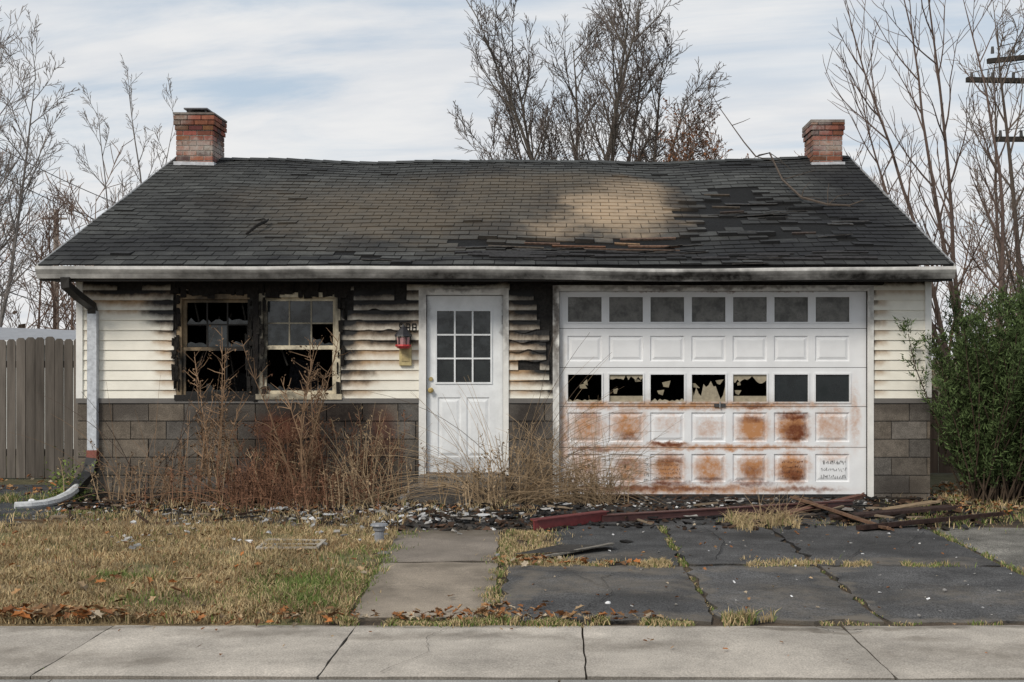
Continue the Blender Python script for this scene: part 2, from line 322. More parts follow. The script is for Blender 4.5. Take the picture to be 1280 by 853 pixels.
# garage door
b=MB(); gc=(.80,.81,.82)
secs=[(fz(364),fz(411),'g'),(fz(411),fz(460),'p'),(fz(460),fz(509),'b'),(fz(509),fz(560),'p'),(fz(560),fz(619),'p')]
rows={0:(371,403),1:(420,452),2:(468,503),3:(516,553),4:(568,603)}
yg=YW+.03; random.seed(11)
for si,(zt,zb,kind) in enumerate(secs):
    zb+=.006
    hs=[]
    v0,v1=rows[si]
    for k in range(7):
        cx=731+k*51.7; hs.append((fx(cx-21.5),fx(cx+21.5),fz(v1),fz(v0)))
    x0,x1=GD[0]+.004,GD[1]-.004
    b.grid(x0,x1,zb,zt,hs,yg,gc)
    for u in(zb,zt): b.face([(x0,yg,u),(x1,yg,u),(x1,yg+.04,u),(x0,yg+.04,u)],gc)
    for k,h in enumerate(hs):
        if kind=='p': raised(b,*h,yg,gc)
        else:
            f=.014
            for bx in((h[0]-f,h[0]+.004,h[2]-f,h[3]+f),(h[1]-.004,h[1]+f,h[2]-f,h[3]+f)): b.box(bx[0],bx[1],yg-.01,yg+.02,bx[2],bx[3],gc)
            for bx in((h[0]+.004,h[1]-.004,h[2]-f,h[2]+.004),(h[0]+.004,h[1]-.004,h[3]-.004,h[3]+f)): b.box(bx[0],bx[1],yg-.009,yg+.02,bx[2],bx[3],gc)
            if kind=='g': b.face([(h[0],yg+.012,h[2]),(h[1],yg+.012,h[2]),(h[1],yg+.012,h[3]),(h[0],yg+.012,h[3])],(1,1,1),1)
            else:
                w,hh=h[1]-h[0],h[3]-h[2]
                n={0:.12,1:.35,2:.12,3:.9,4:.5,5:.08,6:.12}[k]
                if k in(5,6):
                    b.face([(h[0],yg+.012,h[2]),(h[1],yg+.012,h[2]),(h[1],yg+.012,h[3]),(h[0],yg+.012,h[3])],(1,1,1),2)
                else:
                    N=15; edge=[h[2]+hh*max(.03,n*(.6+.9*nz(j*.8,k*7.1))) for j in range(N)]; sc=(.36,.31,.22)
                    for j in range(N-1):
                        xa,xb=h[0]+w*j/(N-1),h[0]+w*(j+1)/(N-1)
                        if k in(1,4): 
                            b.face([(xa,yg+.013,h[3]),(xb,yg+.013,h[3]),(xb,yg+.013,max(h[2],h[3]-(edge[j+1]-h[2])*.7)),(xa,yg+.013,max(h[2],h[3]-(edge[j]-h[2])*.7))],sc,3)
                            b.face([(xa,yg+.013,h[2]),(xb,yg+.013,h[2]),(xb,yg+.013,h[2]+hh*.22*(1+nz(j+1,k))),(xa,yg+.013,h[2]+hh*.22*(1+nz(j,k)))],sc,3)
                        else:
                            b.face([(xa,yg+.013,h[2]),(xb,yg+.013,h[2]),(xb,yg+.013,min(h[3],edge[j+1])),(xa,yg+.013,min(h[3],edge[j]))],sc,3)
                    for q in range(2):
                        X=R(h[0],h[1]-.08); Z=R(h[2]+.05,h[3]-.08); b.face([(X,yg+.03,Z),(X+R(.03,.09),yg+.03,Z+R(-.02,.02)),(X+R(.02,.08),yg+.03,Z+R(.03,.07)),(X-R(0,.02),yg+.03,Z+R(.02,.06))],(.28,.24,.16),3)
b.box(GD[0]+.006,GD[1]-.006,yg+.01,yg+.04,fz(624),fz(618.5),(.03,.03,.03))
b.box(fx(893),fx(907),yg-.02,yg,fz(509),fz(505),(.05,.05,.05),3); b.tube([(fx(900),yg-.03,fz(510)),(fx(900),yg-.03,fz(502))],[.008,.008],6,(.3,.3,.3),3)
def scrawl(x0,x1,z0,z1,y,lines,col):
    """hand-scratched lettering"""
    for k in range(lines):
        z=z1-(k+.5)*(z1-z0)/lines; x=x0+R(0,.03); hgt=(z1-z0)/lines*.30
        while x<x1-.02:
            px,pz=x,z+R(-hgt,hgt)
            for q in range(random.choice([2,3])):
                qx,qz=px+R(-.004,.012),z+R(-hgt,hgt); n=Vector((pz-qz,0,qx-px)); n=(n.normalized() if n.length>1e-6 else Vector((1,0,0)))*.0028
                b.face([(px-n.x,y-.003,pz-n.z),(px+n.x,y-.003,pz+n.z),(qx+n.x,y-.003,qz+n.z),(qx-n.x,y-.003,qz-n.z)],col,3); px,pz=qx,qz
            x+=R(.014,.028)
scrawl(fx(1026),fx(1060),fz(601),fz(574),yg+.003,3,(.25,.25,.25)); scrawl(fx(820),fx(852),fz(600),fz(574),yg+.003,5,(.32,.16,.09)); scrawl(fx(977),fx(1006),fz(599),fz(575),yg+.003,4,(.20,.08,.04))
scrawl(fx(804),fx(813),fz(604),fz(570),yg,5,(.35,.35,.36))
b.build('garage_door',[m_gdoor,m_fglass,m_glass,m_metal],house)

# entry door
b=MB(); yd=YW+.02; dc=(.79,.81,.82)
x0,x1,z0,z1=DR[0]+.005,DR[1]-.005,DR[2]+.01,DR[3]-.005
gl=(fx(546),fx(613),fz(478),fz(389))
pan=[(fx(547),fx(576),fz(572),fz(497)),(fx(583),fx(612),fz(572),fz(497))]
b.grid(x0,x1,z0,z1,[gl]+pan,yd,dc)
for p in pan: raised(b,*p,yd,dc,.012)
f=.02
b.box(gl[0]-f,gl[0],yd-.012,yd+.02,gl[2]-f,gl[3]+f,dc); b.box(gl[1],gl[1]+f,yd-.012,yd+.02,gl[2]-f,gl[3]+f,dc)
b.box(gl[0],gl[1],yd-.011,yd+.02,gl[2]-f,gl[2],dc); b.box(gl[0],gl[1],yd-.011,yd+.02,gl[3],gl[3]+f,dc)
for k in(1,2):
    X=gl[0]+(gl[1]-gl[0])*k/3; b.box(X-.009,X+.009,yd-.008,yd+.012,gl[2],gl[3],dc)
    Z=gl[2]+(gl[3]-gl[2])*k/3; b.box(gl[0],gl[1],yd-.007,yd+.011,Z-.009,Z+.009,dc)
b.face([(gl[0],yd+.013,gl[2]),(gl[1],yd+.013,gl[2]),(gl[1],yd+.013,gl[3]),(gl[0],yd+.013,gl[3])],(1,1,1),1)
b.box(x0,x1,YW-.06,YW+.08,DR[2]-.03,DR[2]+.008,(.12,.1,.09),2)
k=Vector((fx(538.5),yd,fz(488)))
b.tube([k,k+Vector((0,-.02,0)),k+Vector((0,-.03,0)),k+Vector((0,-.055,0)),k+Vector((0,-.065,0))],[.03,.028,.012,.03,.015],12,(.45,.33,.12),2)
k=Vector((fx(538.5),yd,fz(474))); b.tube([k,k+Vector((0,-.02,0))],[.024,.022],12,(.45,.35,.15),2)
for zz in(fz(400),fz(560)): b.box(x1-.012,x1+.01,yd-.012,yd,zz-.05,zz+.05,(.3,.3,.3),2)
b.build('entry_door',[m_trim,m_glass,m_metal],house)
b=MB(); lx=fx(506)
b.box(fx(500),fx(515),YW-.06,YW-.02,fz(457),fz(430),(.55,.45,.22))
b.box(fx(503),fx(512),YW-.068,YW-.06,fz(452),fz(437),(.42,.33,.16))
cy=YW-.13
b.tube([(lx,YW-.02,fz(424)),(lx,cy,fz(424))],[.012,.012],6,(.03,.03,.03))
b.tube([(lx,cy,fz(436)),(lx,cy,fz(433)),(lx,cy,fz(431))],[.06,.09,.085],8,(.50,.03,.03))
b.tube([(lx,cy,fz(431)),(lx,cy,fz(422))],[.075,.08],6,(.42,.22,.22))
for q in range(6):
    a=q*math.pi/3; b.tube([(lx+.08*math.cos(a),cy+.08*math.sin(a),fz(431)),(lx+.083*math.cos(a),cy+.083*math.sin(a),fz(420))],[.006,.006],4,(.02,.02,.02))
b.tube([(lx,cy,fz(421)),(lx,cy,fz(419)),(lx,cy,fz(412)),(lx,cy,fz(409)),(lx,cy,fz(406))],[.10,.095,.045,.02,.008],8,(.03,.03,.035))
def seg(px,py,strokes,w,h):
    for (ax,ay,bx,by) in strokes:
        b.tube([(px+ax*w,YW-.035,py+ay*h),(px+bx*w,YW-.035,py+by*h)],[.006,.006],4,(.02,.02,.02))
h_=.08; zz=fz(414)
seg(fx(500),zz,[(0,.5,1,.5),(0,1,1,1),(0,.5,0,1),(1,0,1,1)],.04,h_)
seg(fx(508),zz,[(0,.0,1,.0),(0,1,1,1),(0,0,0,1),(1,0,1,1),(0,.5,1,.5)],.04,h_)
seg(fx(516),zz,[(0,.0,1,.0),(0,1,1,1),(0,0,0,1),(1,0,1,1),(0,.5,1,.5)],.04,h_)
b.build('wall_lantern',m_metal,house)

# ------------------------------------------------ roof
RL,RR=-5.66,4.27
ca,sa=math.cos(math.atan(SL)),math.sin(math.atan(SL)); LS=math.hypot(RY-EY,RZ-EZ)
def sag(x,s):
    t=(x-RL)/(RR-RL); k=s/LS
    return (-.085*math.sin(math.pi*min(1,max(0,t)))+.05*nz(x*.7,1.3,2))*k**2+.02*nz(x*.9,s*.8,5)*min(1,s)*1.3-(.06*math.exp(-((x-.9)/1.2)**2-((s-.9)/.5)**2))-(.04*math.exp(-((x-2.6)/.8)**2-((s-2.6)/.7)**2))
def rpos(x,s,off=0): return Vector((x,EY+s*ca-off*sa,EZ+s*sa+off*ca+sag(x,s)))
b=MB(); nx,ns=50,26
for i in range(nx):
    for j in range(ns):
        xa,xb=RL+(RR-RL)*i/nx,RL+(RR-RL)*(i+1)/nx; s0,s1=LS*j/ns,LS*(j+1)/ns
        b.face([rpos(xa,s0),rpos(xb,s0),rpos(xb,s1),rpos(xa,s1)],(.007,.0065,.006))
    b.face([rpos(xa,LS),rpos(xb,LS),(xb,2*RY-EY,EZ),(xa,2*RY-EY,EZ)],(.04,.04,.04))
b.build('roof_deck',m_char,house)
strips=[(892,938,239,10),(900,940,247,8),(880,940,251,8),(866,928,262,9),(920,945,268,7),(878,920,273,8),(930,975,283,8),(980,1035,291,9),(1005,1048,284,6),(965,1002,297,7),(566,604,303,8),(600,690,308,5),(650,760,303,8),(765,852,299,10),(740,850,307,8),(870,925,322,6),(450,480,323,3),
 (1018,1052,272,7),(952,988,256,7),(1040,1075,300,5),(885,915,285,7)]
dm=[]
for (u0,u1,v,rv) in strips:
    c=RP((u0+u1)/2,v); s=(c.y-EY)/ca; s_=abs(RP(700,v-rv/2).y-RP(700,v+rv/2).y)/ca/2
    dm.append((RP(u0,v).x,RP(u1,v).x,s,max(s_,.095)))
b=MB(); random.seed(21); ex=.168; tw_=.225; row=0; s=0
while s<LS-.03:
    x=RL-(tw_*.5 if row%2 else 0)-R(0,.03)
    rowtint=R(.85,1.15)
    while x<RR:
        xa,xb=max(x+.004,RL),min(x+tw_-.004,RR); mx=(xa+xb)/2
        if xb-xa>.03:
            gone=any(d[0]-.06*R(0,1)<mx<d[1]+.06*R(0,1) and abs(s+ex/2-d[2])<d[3] for d in dm)
            near=any(d[0]-.3<mx<d[1]+.3 and abs(s+ex/2-d[2])<.25 for d in dm)
            if not gone and not (near and R(0,1)<.05):
                lift=.010+R(0,.006)+(R(0,.035) if near and R(0,1)<.5 else 0)+(R(0,.02) if R(0,1)<.04 else 0)
                s1=min(s+ex+.02,LS); ds=R(-.006,.006); sk=R(-.004,.004)
                g=R(.66,1.3)*rowtint*(1.25 if near else 1); col=(.048*g,.049*g,.046*g)
                A=rpos(xa,s+ds-sk,lift+R(0,.004));B=rpos(xb,s+ds+sk,lift+R(0,.004));C=rpos(xb,s1,.004);D=rpos(xa,s1,.004)
                b.face([A,B,C,D],col)
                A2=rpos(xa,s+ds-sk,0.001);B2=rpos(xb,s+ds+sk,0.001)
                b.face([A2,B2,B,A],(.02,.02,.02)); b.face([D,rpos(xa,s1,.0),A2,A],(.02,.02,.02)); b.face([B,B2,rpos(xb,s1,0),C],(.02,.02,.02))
        x+=tw_
    s+=ex; row+=1
x=RL
while x<RR-.05:
    x2=min(x+.27,RR); g=R(.8,1.2)
    for sgn in(1,-1):
        P=[]
        for xx,l in((x,.018),(x2+.02,.008)):
            r=rpos(min(xx,RR),LS,0); r.z+=l+.015
            P.append((r,Vector((r.x,r.y-sgn*.15,r.z-.058))))
        b.face([P[0][1],P[1][1],P[1][0],P[0][0]],(.05*g,.052*g,.05*g))
    x=x2
b.build('roof_shingles',m_roof,house)
b=MB(); random.seed(5)
for (xa,xb,s0,hs) in dm:
    for k in range(int((xb-xa)/.22)+1):
        if R(0,1)<.6:
            X=R(xa-.05,xb); S=s0+R(-.24,.02)-hs*.6; w=R(.2,.62); h=R(.05,.12); a=R(-.05,.05); l0,l1=R(.012,.03),R(.012,.05)
            n=6; g=R(.8,2.2); pr=None; col=(.028*g,.028*g,.028*g)
            for q in range(n+1):
                t=q/n; X1=X+t*w; S1=S+t*w*a+R(-.012,.012); l=l0+(l1-l0)*t
                cur=(rpos(X1,S1,l+.004),rpos(X1,S1+h*(1-.25*R(0,1)),.014))
                if pr: 
                    b.face([pr[0],cur[0],cur[1],pr[1]],col); b.face([pr[0]-Vector((0,0,.008)),cur[0]-Vector((0,0,.008)),cur[0],pr[0]],(.065,.06,.055))
                pr=cur
def lath(u0,u1,v,col,h=.04,off=.02):
    a=RP(u0,v);c=RP(u1,v+R(-1.5,1.5)); s0=(a.y-EY)/ca; s1=(c.y-EY)/ca
    P=[rpos(a.x,s0,off),rpos(c.x,s1,off),rpos(c.x,s1+h,off),rpos(a.x,s0+h,off)]; b.face(P,col)
    Q=[rpos(a.x,s0,off-.02),rpos(c.x,s1,off-.02),P[1],P[0]]; b.face(Q,tuple(x*.6 for x in col))
for u0,u1,v,col in((655,700,304,(.14,.085,.06)),(690,757,306,(.17,.085,.05)),(768,800,300,(.26,.16,.09)),(785,850,303,(.2,.115,.075)),(775,845,296,(.14,.09,.065)),(610,680,309,(.09,.07,.05)),(570,640,311,(.06,.05,.045)),(700,850,310,(.12,.075,.05)),(890,925,256,(.10,.08,.06)),(640,740,313,(.05,.046,.043)),(880,912,241,(.09,.07,.05)),(990,1020,293,(.08,.06,.05)),(900,930,264,(.07,.05,.04))): lath(u0,u1,v,col)
for k in range(34):
    u=R(560,1050); v=318+R(-3,9); lath(u,u+R(20,90),v,(.035,.033,.033),R(.03,.09),R(.015,.035))
b.build('loose_shingles',m_char,house)
b=MB()
prof=[(13.53,2.585),(13.53,2.455),(13.46,2.455),(13.44,2.50),(13.405,2.55),(13.405,2.585),(13.42,2.585)]
N=60
def gsag(x): return .012*nz(x*.7,2.0)-(.03*math.exp(-((x-1.5)/1.5)**2))
for i in range(N):
    xa,xb=RL+(RR-RL)*i/N,RL+(RR-RL)*(i+1)/N
    for p,q in zip(prof,prof[1:]):
        b.face([(xa,p[0],p[1]+gsag(xa)),(xb,p[0],p[1]+gsag(xb)),(xb,q[0],q[1]+gsag(xb)),(xa,q[0],q[1]+gsag(xa))],(.66,.65,.62))
for x in(RL,RR): b.face([(x,p[0],p[1]) for p in prof],(.6,.6,.57))
b.box(RL,RR,13.535,13.56,2.43,2.59,(.05,.045,.04))
for x,sg in((RL,-1),(RR,1)):
    for (ya,za,yb,zb) in((EY,EZ,RY,RZ),(RY,RZ,2*RY-EY,EZ)):
        x0,x1=sorted((x,x+sg*.022)); 
        P=[(x0,ya,za+.012),(x1,ya,za+.012),(x1,yb,zb+.012),(x0,yb,zb+.012)]; Q=[(p[0],p[1],p[2]-.14) for p in P]
        b.face(P,(.22,.22,.22)); b.face(Q,(.4,.4,.4))
        for k in range(4): b.face([P[k],P[(k+1)%4],Q[(k+1)%4],Q[k]],(.5,.5,.48))
b.build('gutter_and_rakes',m_gutter,house)
b=MB(); b.box(RL+.01,RR-.01,13.56,YW+.02,ZT-.012,ZT+.01,(.035,.03,.027)); b.build('soffit',m_char,house)
ds=empty('downspout'); ds.parent=house
b=MB()
def rtube(pts,w,h,col):
    pts=[Vector(p) for p in pts]; pr=None
    for k,p in enumerate(pts):
        d=(pts[min(k+1,len(pts)-1)]-pts[max(k-1,0)]).normalized(); a=Vector((1,0,0)) if abs(d.x)<.7 else Vector((0,0,1)); c=d.cross(a).normalized(); a=c.cross(d).normalized()
        cur=[p+a*w+c*h,p-a*w+c*h,p-a*w-c*h,p+a*w-c*h]
        if pr:
            for j in range(4): b.face([pr[j],pr[(j+1)%4],cur[(j+1)%4],cur[j]],col)
        pr=cur
X1=fx(119)
rtube([(fx(106),13.46,2.47),(fx(106),13.47,2.38),(fx(112),13.68,2.27),(X1,13.9,2.17),(X1,13.93,2.10)],.046,.038,(.03,.028,.026))
rtube([(X1,13.93,2.12),(X1,13.93,.52)],.052,.036,(.58,.61,.65))
rtube([(X1,13.93,.56),(X1,13.92,.46)],.056,.04,(.22,.06,.04))
rtube([(X1,13.92,.47),(X1-.02,13.88,.30),(fx(112),13.7,.2),(fx(110),13.6,.14)],.062,.045,(.02,.02,.02))
b.tube([(fx(112),13.64,.17),(fx(109),13.45,.11),(fx(104),13.28,.075),(fx(97),13.12,.06),(fx(86),12.98,.055),(fx(72),12.9,.055)],[.05,.05,.048,.045,.045,.046],8,(.60,.61,.61))
b.build('pipe',m_metal,ds)
def chimney(name,u0,u1,vtop,yc,cap,seed):
    random.seed(seed); b=MB(); d=yc; x0,x1=fx(u0,d),fx(u1,d); w=x1-x0; y0,y1=d,d+.62; zt=fz(vtop,d); z=4.0; r=0; bh=.073
    b.box(x0+.008,x1-.008,y0+.008,y1-.008,3.6,zt-.005,(.36,.33,.29))
    while z<zt-.01:
        top=zt-z<.23; o=(.03 if zt-z<.15 else .015) if top else 0
        for side in range(4):
            L=w+2*o if side in(0,2) else (y1-y0)+2*o
            p=-(.1 if r%2 else 0)
            while p<L:
                a,c=max(0,p),min(L,p+.2)
                if c-a>.02:
                    g=R(.5,1.35); col=(.24*g,.075*g+R(0,.03),.05*g+R(0,.015))
                    if R(0,1)<.15: col=(.10,.055,.05)
                    t=.09
                    a2,c2=a+.006,c-.006
                    zz=(z+.007,min(z+bh,zt)-.007)
                    if zz[1]-zz[0]>.01:
                        if side==0: b.box(x0-o+a2,x0-o+c2,y0-o,y0-o+t,*zz,col)
                        elif side==2: b.box(x0-o+a2,x0-o+c2,y1+o-t,y1+o,*zz,col)
                        elif side==1: b.box(x1+o-t,x1+o+.001,y0-o+a2,y0-o+c2,*zz,col)
                        else: b.box(x0-o-.001,x0-o+t,y0-o+a2,y0-o+c2,*zz,col)
                p+=.2
        z+=bh; r+=1
    b.box(x0-.03,x1+.03,y0-.03,y1+.03,zt,zt+.035,(.2,.17,.15),jit=.006)
    zf=fz(203,d)
    b.box(x0-.02,x1+.03,y0-.03,y1+.03,3.9,zf,(.55,.56,.58),1,jit=.008)
    if cap:
        b.tube([(x0+w*.5,d+.3,zt+.02),(x0+w*.5,d+.3,zt+.09)],[.13,.13],10,(.1,.1,.1),1)
        b.box(x0+w*.18,x1-w*.18,d+.05,d+.52,zt+.095,zt+.115,(.10,.10,.11),1)
        for px in(x0+w*.25,x1-w*.25): b.box(px-.01,px+.01,d+.1,d+.12,zt+.02,zt+.1,(.1,.1,.1),1)
    b.build(name,[m_brick,m_metal],house)
chimney('chimney',220,266,144,17.95,True,1); chimney('chimney_2',1016,1053,153,17.95,False,2)
b=MB(); b.box(fx(520),fx(640),13.35,YW-.04,-.02,.20,(.13,.12,.11),jit=.01); b.box(fx(527),fx(634),13.62,YW-.04,.20,.285,(.15,.14,.125),jit=.008)
b.build('door_stoop',m_concrete,house)

# ---------------------------------------------------------------- ground
def lin(a,b,s): return list(np.arange(a,b-1e-6,s))
xs=[-600,-300,-150,-80,-40,-25,-15,-11]+lin(-9,7.5,.1)+[7.5,9,12,18,30,50,90,160,300,600]
ys=[-300,-100,-40,-10,-3]+[2,5,6.09,6.11]+lin(6.2,16,.1)+[16,18,22,28,36,50,80,140,250,500,900]
def gcol(x,y):
    n=nz(x*1.3,y*1.3); n2=nz(x*4,y*4,3)
    straw=np.array((.21,.155,.085)); dirt=np.array((.085,.062,.042)); ash=np.array((.026,.022,.019)); gr=np.array((.10,.13,.045))
    c=straw*(1+.4*n2)
    if n>.15: c=c*.5+gr*.5
    if x>-1.5 and y<14: c=dirt*(1+.3*n2)
    a=sstep(11.7,12.3,y+.6*n)*(1-sstep(14.2,16,y))
    if x>-2.2 and x<4: a=max(a,sstep(11.0,11.8,y+.5*n)*(1-sstep(14.2,16,y)))
    if -6.5<x<5: c=c*(1-a)+(ash*.75+dirt*.25)*a
    if y>15: c=np.array((.11,.10,.055))*(1+.3*n)
    return tuple(c)
me=bpy.data.meshes.new('ground'); V=[];C=[]
for y in ys:
    for x in xs:
        z=0.0
        if -9<=x<=7.5 and 6.2<y<16:
            z=.012*nz(x*1.5,y*1.5)+.006*nz(x*6,y*6)
            if x<-1.4 and 7.4<y<12.5: z+=.02
        if y<6.1: z=-.15
        V.append((x,y,z)); C.append(gcol(x,y)+(1,))
nxg=len(xs); Fc=[(j*nxg+i,j*nxg+i+1,(j+1)*nxg+i+1,(j+1)*nxg+i) for j in range(len(ys)-1) for i in range(nxg-1)]
me.from_pydata(V,[],Fc); me.materials.append(m_ground)
at=me.color_attributes.new('Col','FLOAT_COLOR','POINT'); at.data.foreach_set('color',np.array(C,dtype=np.float32).ravel())
go=bpy.data.objects.new('ground',me); bpy.context.scene.collection.objects.link(go)
def slab(b,P,zt,th,col,n=(10,10),jit=.01,bumpz=.004,tilt=(0,0),seed=0):
    P=[Vector((p[0],p[1],0)) for p in P]; g={}
    for i in range(n[0]+1):
        for j in range(n[1]+1):
            u,v=i/n[0],j/n[1]; p=P[0]*(1-u)*(1-v)+P[1]*u*(1-v)+P[2]*u*v+P[3]*(1-u)*v
            if i in(0,n[0]): p.x+=jit*nz(p.y*5,i+seed)*1.6
            if j in(0,n[1]): p.y+=jit*nz(p.x*5,j+seed+4)*1.6
            ed=(i in(0,n[0]) or j in(0,n[1]))
            p.z=zt+bumpz*nz(p.x*2,p.y*2,seed)+tilt[0]*(u-.5)+tilt[1]*(v-.5)-(.006 if ed else 0); g[i,j]=p
    for i in range(n[0]):
        for j in range(n[1]): b.face([g[i,j],g[i+1,j],g[i+1,j+1],g[i,j+1]],col)
    per=[(i,0) for i in range(n[0])]+[(n[0],j) for j in range(n[1])]+[(i,n[1]) for i in range(n[0],0,-1)]+[(0,j) for j in range(n[1],0,-1)]
    for a,c in zip(per,per[1:]+per[:1]):
        A,B=g[a],g[c]; b.face([A-Vector((0,0,th)),B-Vector((0,0,th)),B,A],tuple(x*.5 for x in col))
def crack(b,pts,z,w=.003,col=(.04,.036,.03)):
    P=[]
    for (p,q) in zip(pts,pts[1:]):
        for k in range(8): P.append(Vector((p[0]+(q[0]-p[0])*k/8+R(-.012,.012),p[1]+(q[1]-p[1])*k/8+R(-.012,.012),z)))
    ww=[w*R(.4,1.5) for _ in P]
    for k in range(len(P)-1):
        d=(P[k+1]-P[k]).normalized(); n=Vector((-d.y,d.x,0))
        b.face([P[k]-n*ww[k],P[k]+n*ww[k],P[k+1]+n*ww[k+1],P[k+1]-n*ww[k+1]],col)
b=MB(); random.seed(3)
js=[-9.7,-8.2,-6.9,-5.5,-4.06,-2.63,-1.2,.13,1.66,3.1,4.5,5.9,7.3,8.7]
for k,(a,c) in enumerate(zip(js,js[1:])):
    g=R(.88,1.08); e0=6.235-.012*(k) 
    slab(b,[(a+.005,max(6.14,e0)),(c-.005,max(6.14,e0-.012)),(c-.005,7.33),(a+.005,7.33)],.025,.15,(.385*g,.345*g,.295*g),(14,12),.008,.004,(R(-.006,.006),0),k)
crack(b,[(1.42,7.3),(1.52,7.2),(1.66,7.14),(1.75,7.16)],.036,.004); crack(b,[(1.52,7.2),(1.56,7.08)],.036,.002)
crack(b,[(-.9,6.2),(-.7,6.6),(-.75,7.0),(-.6,7.3)],.035,.0012); crack(b,[(-3.6,6.3),(-3.3,6.8),(-3.35,7.3)],.035,.0015)
b.build('sidewalk',m_concrete)
b=MB(); b.box(-30,30,-3,6.10,-.16,-.144,(.05,.05,.05)); b.build('road',m_asphalt)
b=MB()
for k in range(-4,4): b.box(k*2.5,k*2.5+2.49,6.0,6.135,-.15,.01,(.27,.26,.24),jit=.003)
b.build('kerb',m_concrete)
b=MB()
slab(b,[(-1.27,7.56),(-.42,7.56),(-.47,9.52),(-1.37,9.52)],.03,.08,(.27,.225,.175),(10,16),.025,.008,(0,.01),1)
slab(b,[(-1.37,9.57),(-.50,9.57),(-.54,11.3),(-1.47,11.3)],.035,.08,(.20,.17,.14),(10,14),.025,.008,(.01,0),2)
slab(b,[(-1.47,11.34),(-.56,11.34),(-.58,13.3),(-1.5,13.3)],.015,.06,(.045,.04,.036),(10,14),.02,.008,(0,0),3)
crack(b,[(-1.3,8.4),(-1.0,8.5),(-.8,8.3),(-.45,8.45)],.042,.002)
b.build('garden_path',m_concrete)
b=MB(); gx=[-.4,.95,1.95,3.38]; gy=[7.45,9.42,11.7,13.95]; random.seed(8)
for i in range(3):
    for j in range(3):
        if i==0 and j==1:
            slab(b,[(0.0,9.62),(gx[1]-.03,9.5),(gx[1]-.02,11.66),(-.1,11.66)],.024,.06,(.060,.060,.060),(14,14),.06,.012,(0,0),9); continue
        g=R(.8,1.3); o=.02
        slab(b,[(gx[i]+o,gy[j]+o),(gx[i+1]-o,gy[j]+o),(gx[i+1]-o,gy[j+1]-o),(gx[i]+o,gy[j+1]-o)],.022+R(0,.01),.06,(.080*g,.078*g,.077*g),(14,14),.05,.014,(R(-.014,.014),R(-.014,.014)),i*3+j)
slab(b,[(3.42,7.45),(6.5,7.45),(6.5,11.6),(3.42,11.6)],.02,.06,(.17,.16,.14),(14,14),.03,.01,(0,0),30)
slab(b,[(-9,11.6),(-5.0,11.9),(-5.6,15.4),(-9,15.4)],.03,.06,(.05,.052,.055),(14,14),.08,.01,(0,0),33)
for pts in([(.1,7.6),(.35,8.2),(.3,8.8),(.6,9.3)],[(2.2,9.6),(2.5,10.2),(2.9,10.4),(3.3,11.2)],[(1.2,9.6),(1.4,10.6),(1.3,11.5)],[(2.1,8.8),(2.6,8.4),(3.2,8.5)],[(-.3,8.7),(.1,8.9),(.35,8.4)],[(1.1,8.2),(1.5,8.5),(1.9,8.3)]): crack(b,pts,.047,.003,(.012,.012,.012))
b.build('driveway',m_asphalt)

# ---------------------------------------------------------------- grass
def blades(mb,n,posf,hf,colf,w=.004,lean=.6):
    k=0; tries=0
    while k<n and tries<n*8:
        tries+=1
        p=posf()
        if p is None: continue
        x,y,z=p; h=hf(x,y); a=R(0,6.283); l=R(.1,lean)*h; dx,dy=math.cos(a)*l,math.sin(a)*l
        t=R(0,6.283); wx,wy=math.cos(t)*w,math.sin(t)*w
        i=len(mb.v)
        mb.v.extend([(x-wx,y-wy,z),(x+wx,y+wy,z),(x+dx*.4+wx*.8,y+dy*.4+wy*.8,z+h*.6),(x+dx*.4-wx*.8,y+dy*.4-wy*.8,z+h*.6),(x+dx,y+dy,z+h*(1-.2*l/h))])
        c=colf(x,y); mb.f.append((i,i+1,i+2,i+3)); mb.f.append((i+3,i+2,i+4)); mb.c+=[c,c]; mb.m+=[0,0]; k+=1
def straw():
    g=R(.6,1.3); return (.47*g,.36*g,.20*g)
def green():
    g=R(.6,1.3); return (.15*g,.20*g,.055*g)
greens=[(-1.75,8.6,.5,.8),(-2.6,8.0,.4,.3),(-1.6,7.9,.3,.4),(-3.1,8.9,.4,.3),(-1.65,9.8,.25,.5)]
def lawncol(x,y):
    gm=max([max(0,1-math.hypot((x-a)/r1,(y-c)/r2)) for a,c,r1,r2 in greens])
    p=.03+1.0*gm+.2*max(0,nz(x*1.2,y*1.2,7))
    if R(0,1)<p: return green()
    c=straw(); k=.96+.5*nz(x*2.2,y*2.2,1); 
    if R(0,1)<.18: c=(c[0]*.55,c[1]*.42,c[2]*.36)
    return tuple(q*k for q in c)
random.seed(31); b=MB()
def lawnpos():
    y=7.42+(12.4-7.42)*R(0,1)**1.15; x=R(-7.2 if y>9 else -5,-1.3-.04*(y-7.4)+.06*nz(y*3,5))
    if y<7.5 and R(0,1)<.5: return None
    if y>11.4+.6*nz(x*2,0) and R(0,1)<.75: return None
    if nz(x*1.7,y*1.7,11)<-.22 and R(0,1)<.75: return None
    return x,y,.01
def lawnh(x,y): return R(.02,.07)*(1+1.2*max(0,nz(x*2,y*2,4)))*(1.3 if y>11 else 1)
blades(b,90000,lawnpos,lawnh,lawncol,.0032,1.05)
b.build('lawn_grass',m_plain)
b=MB()
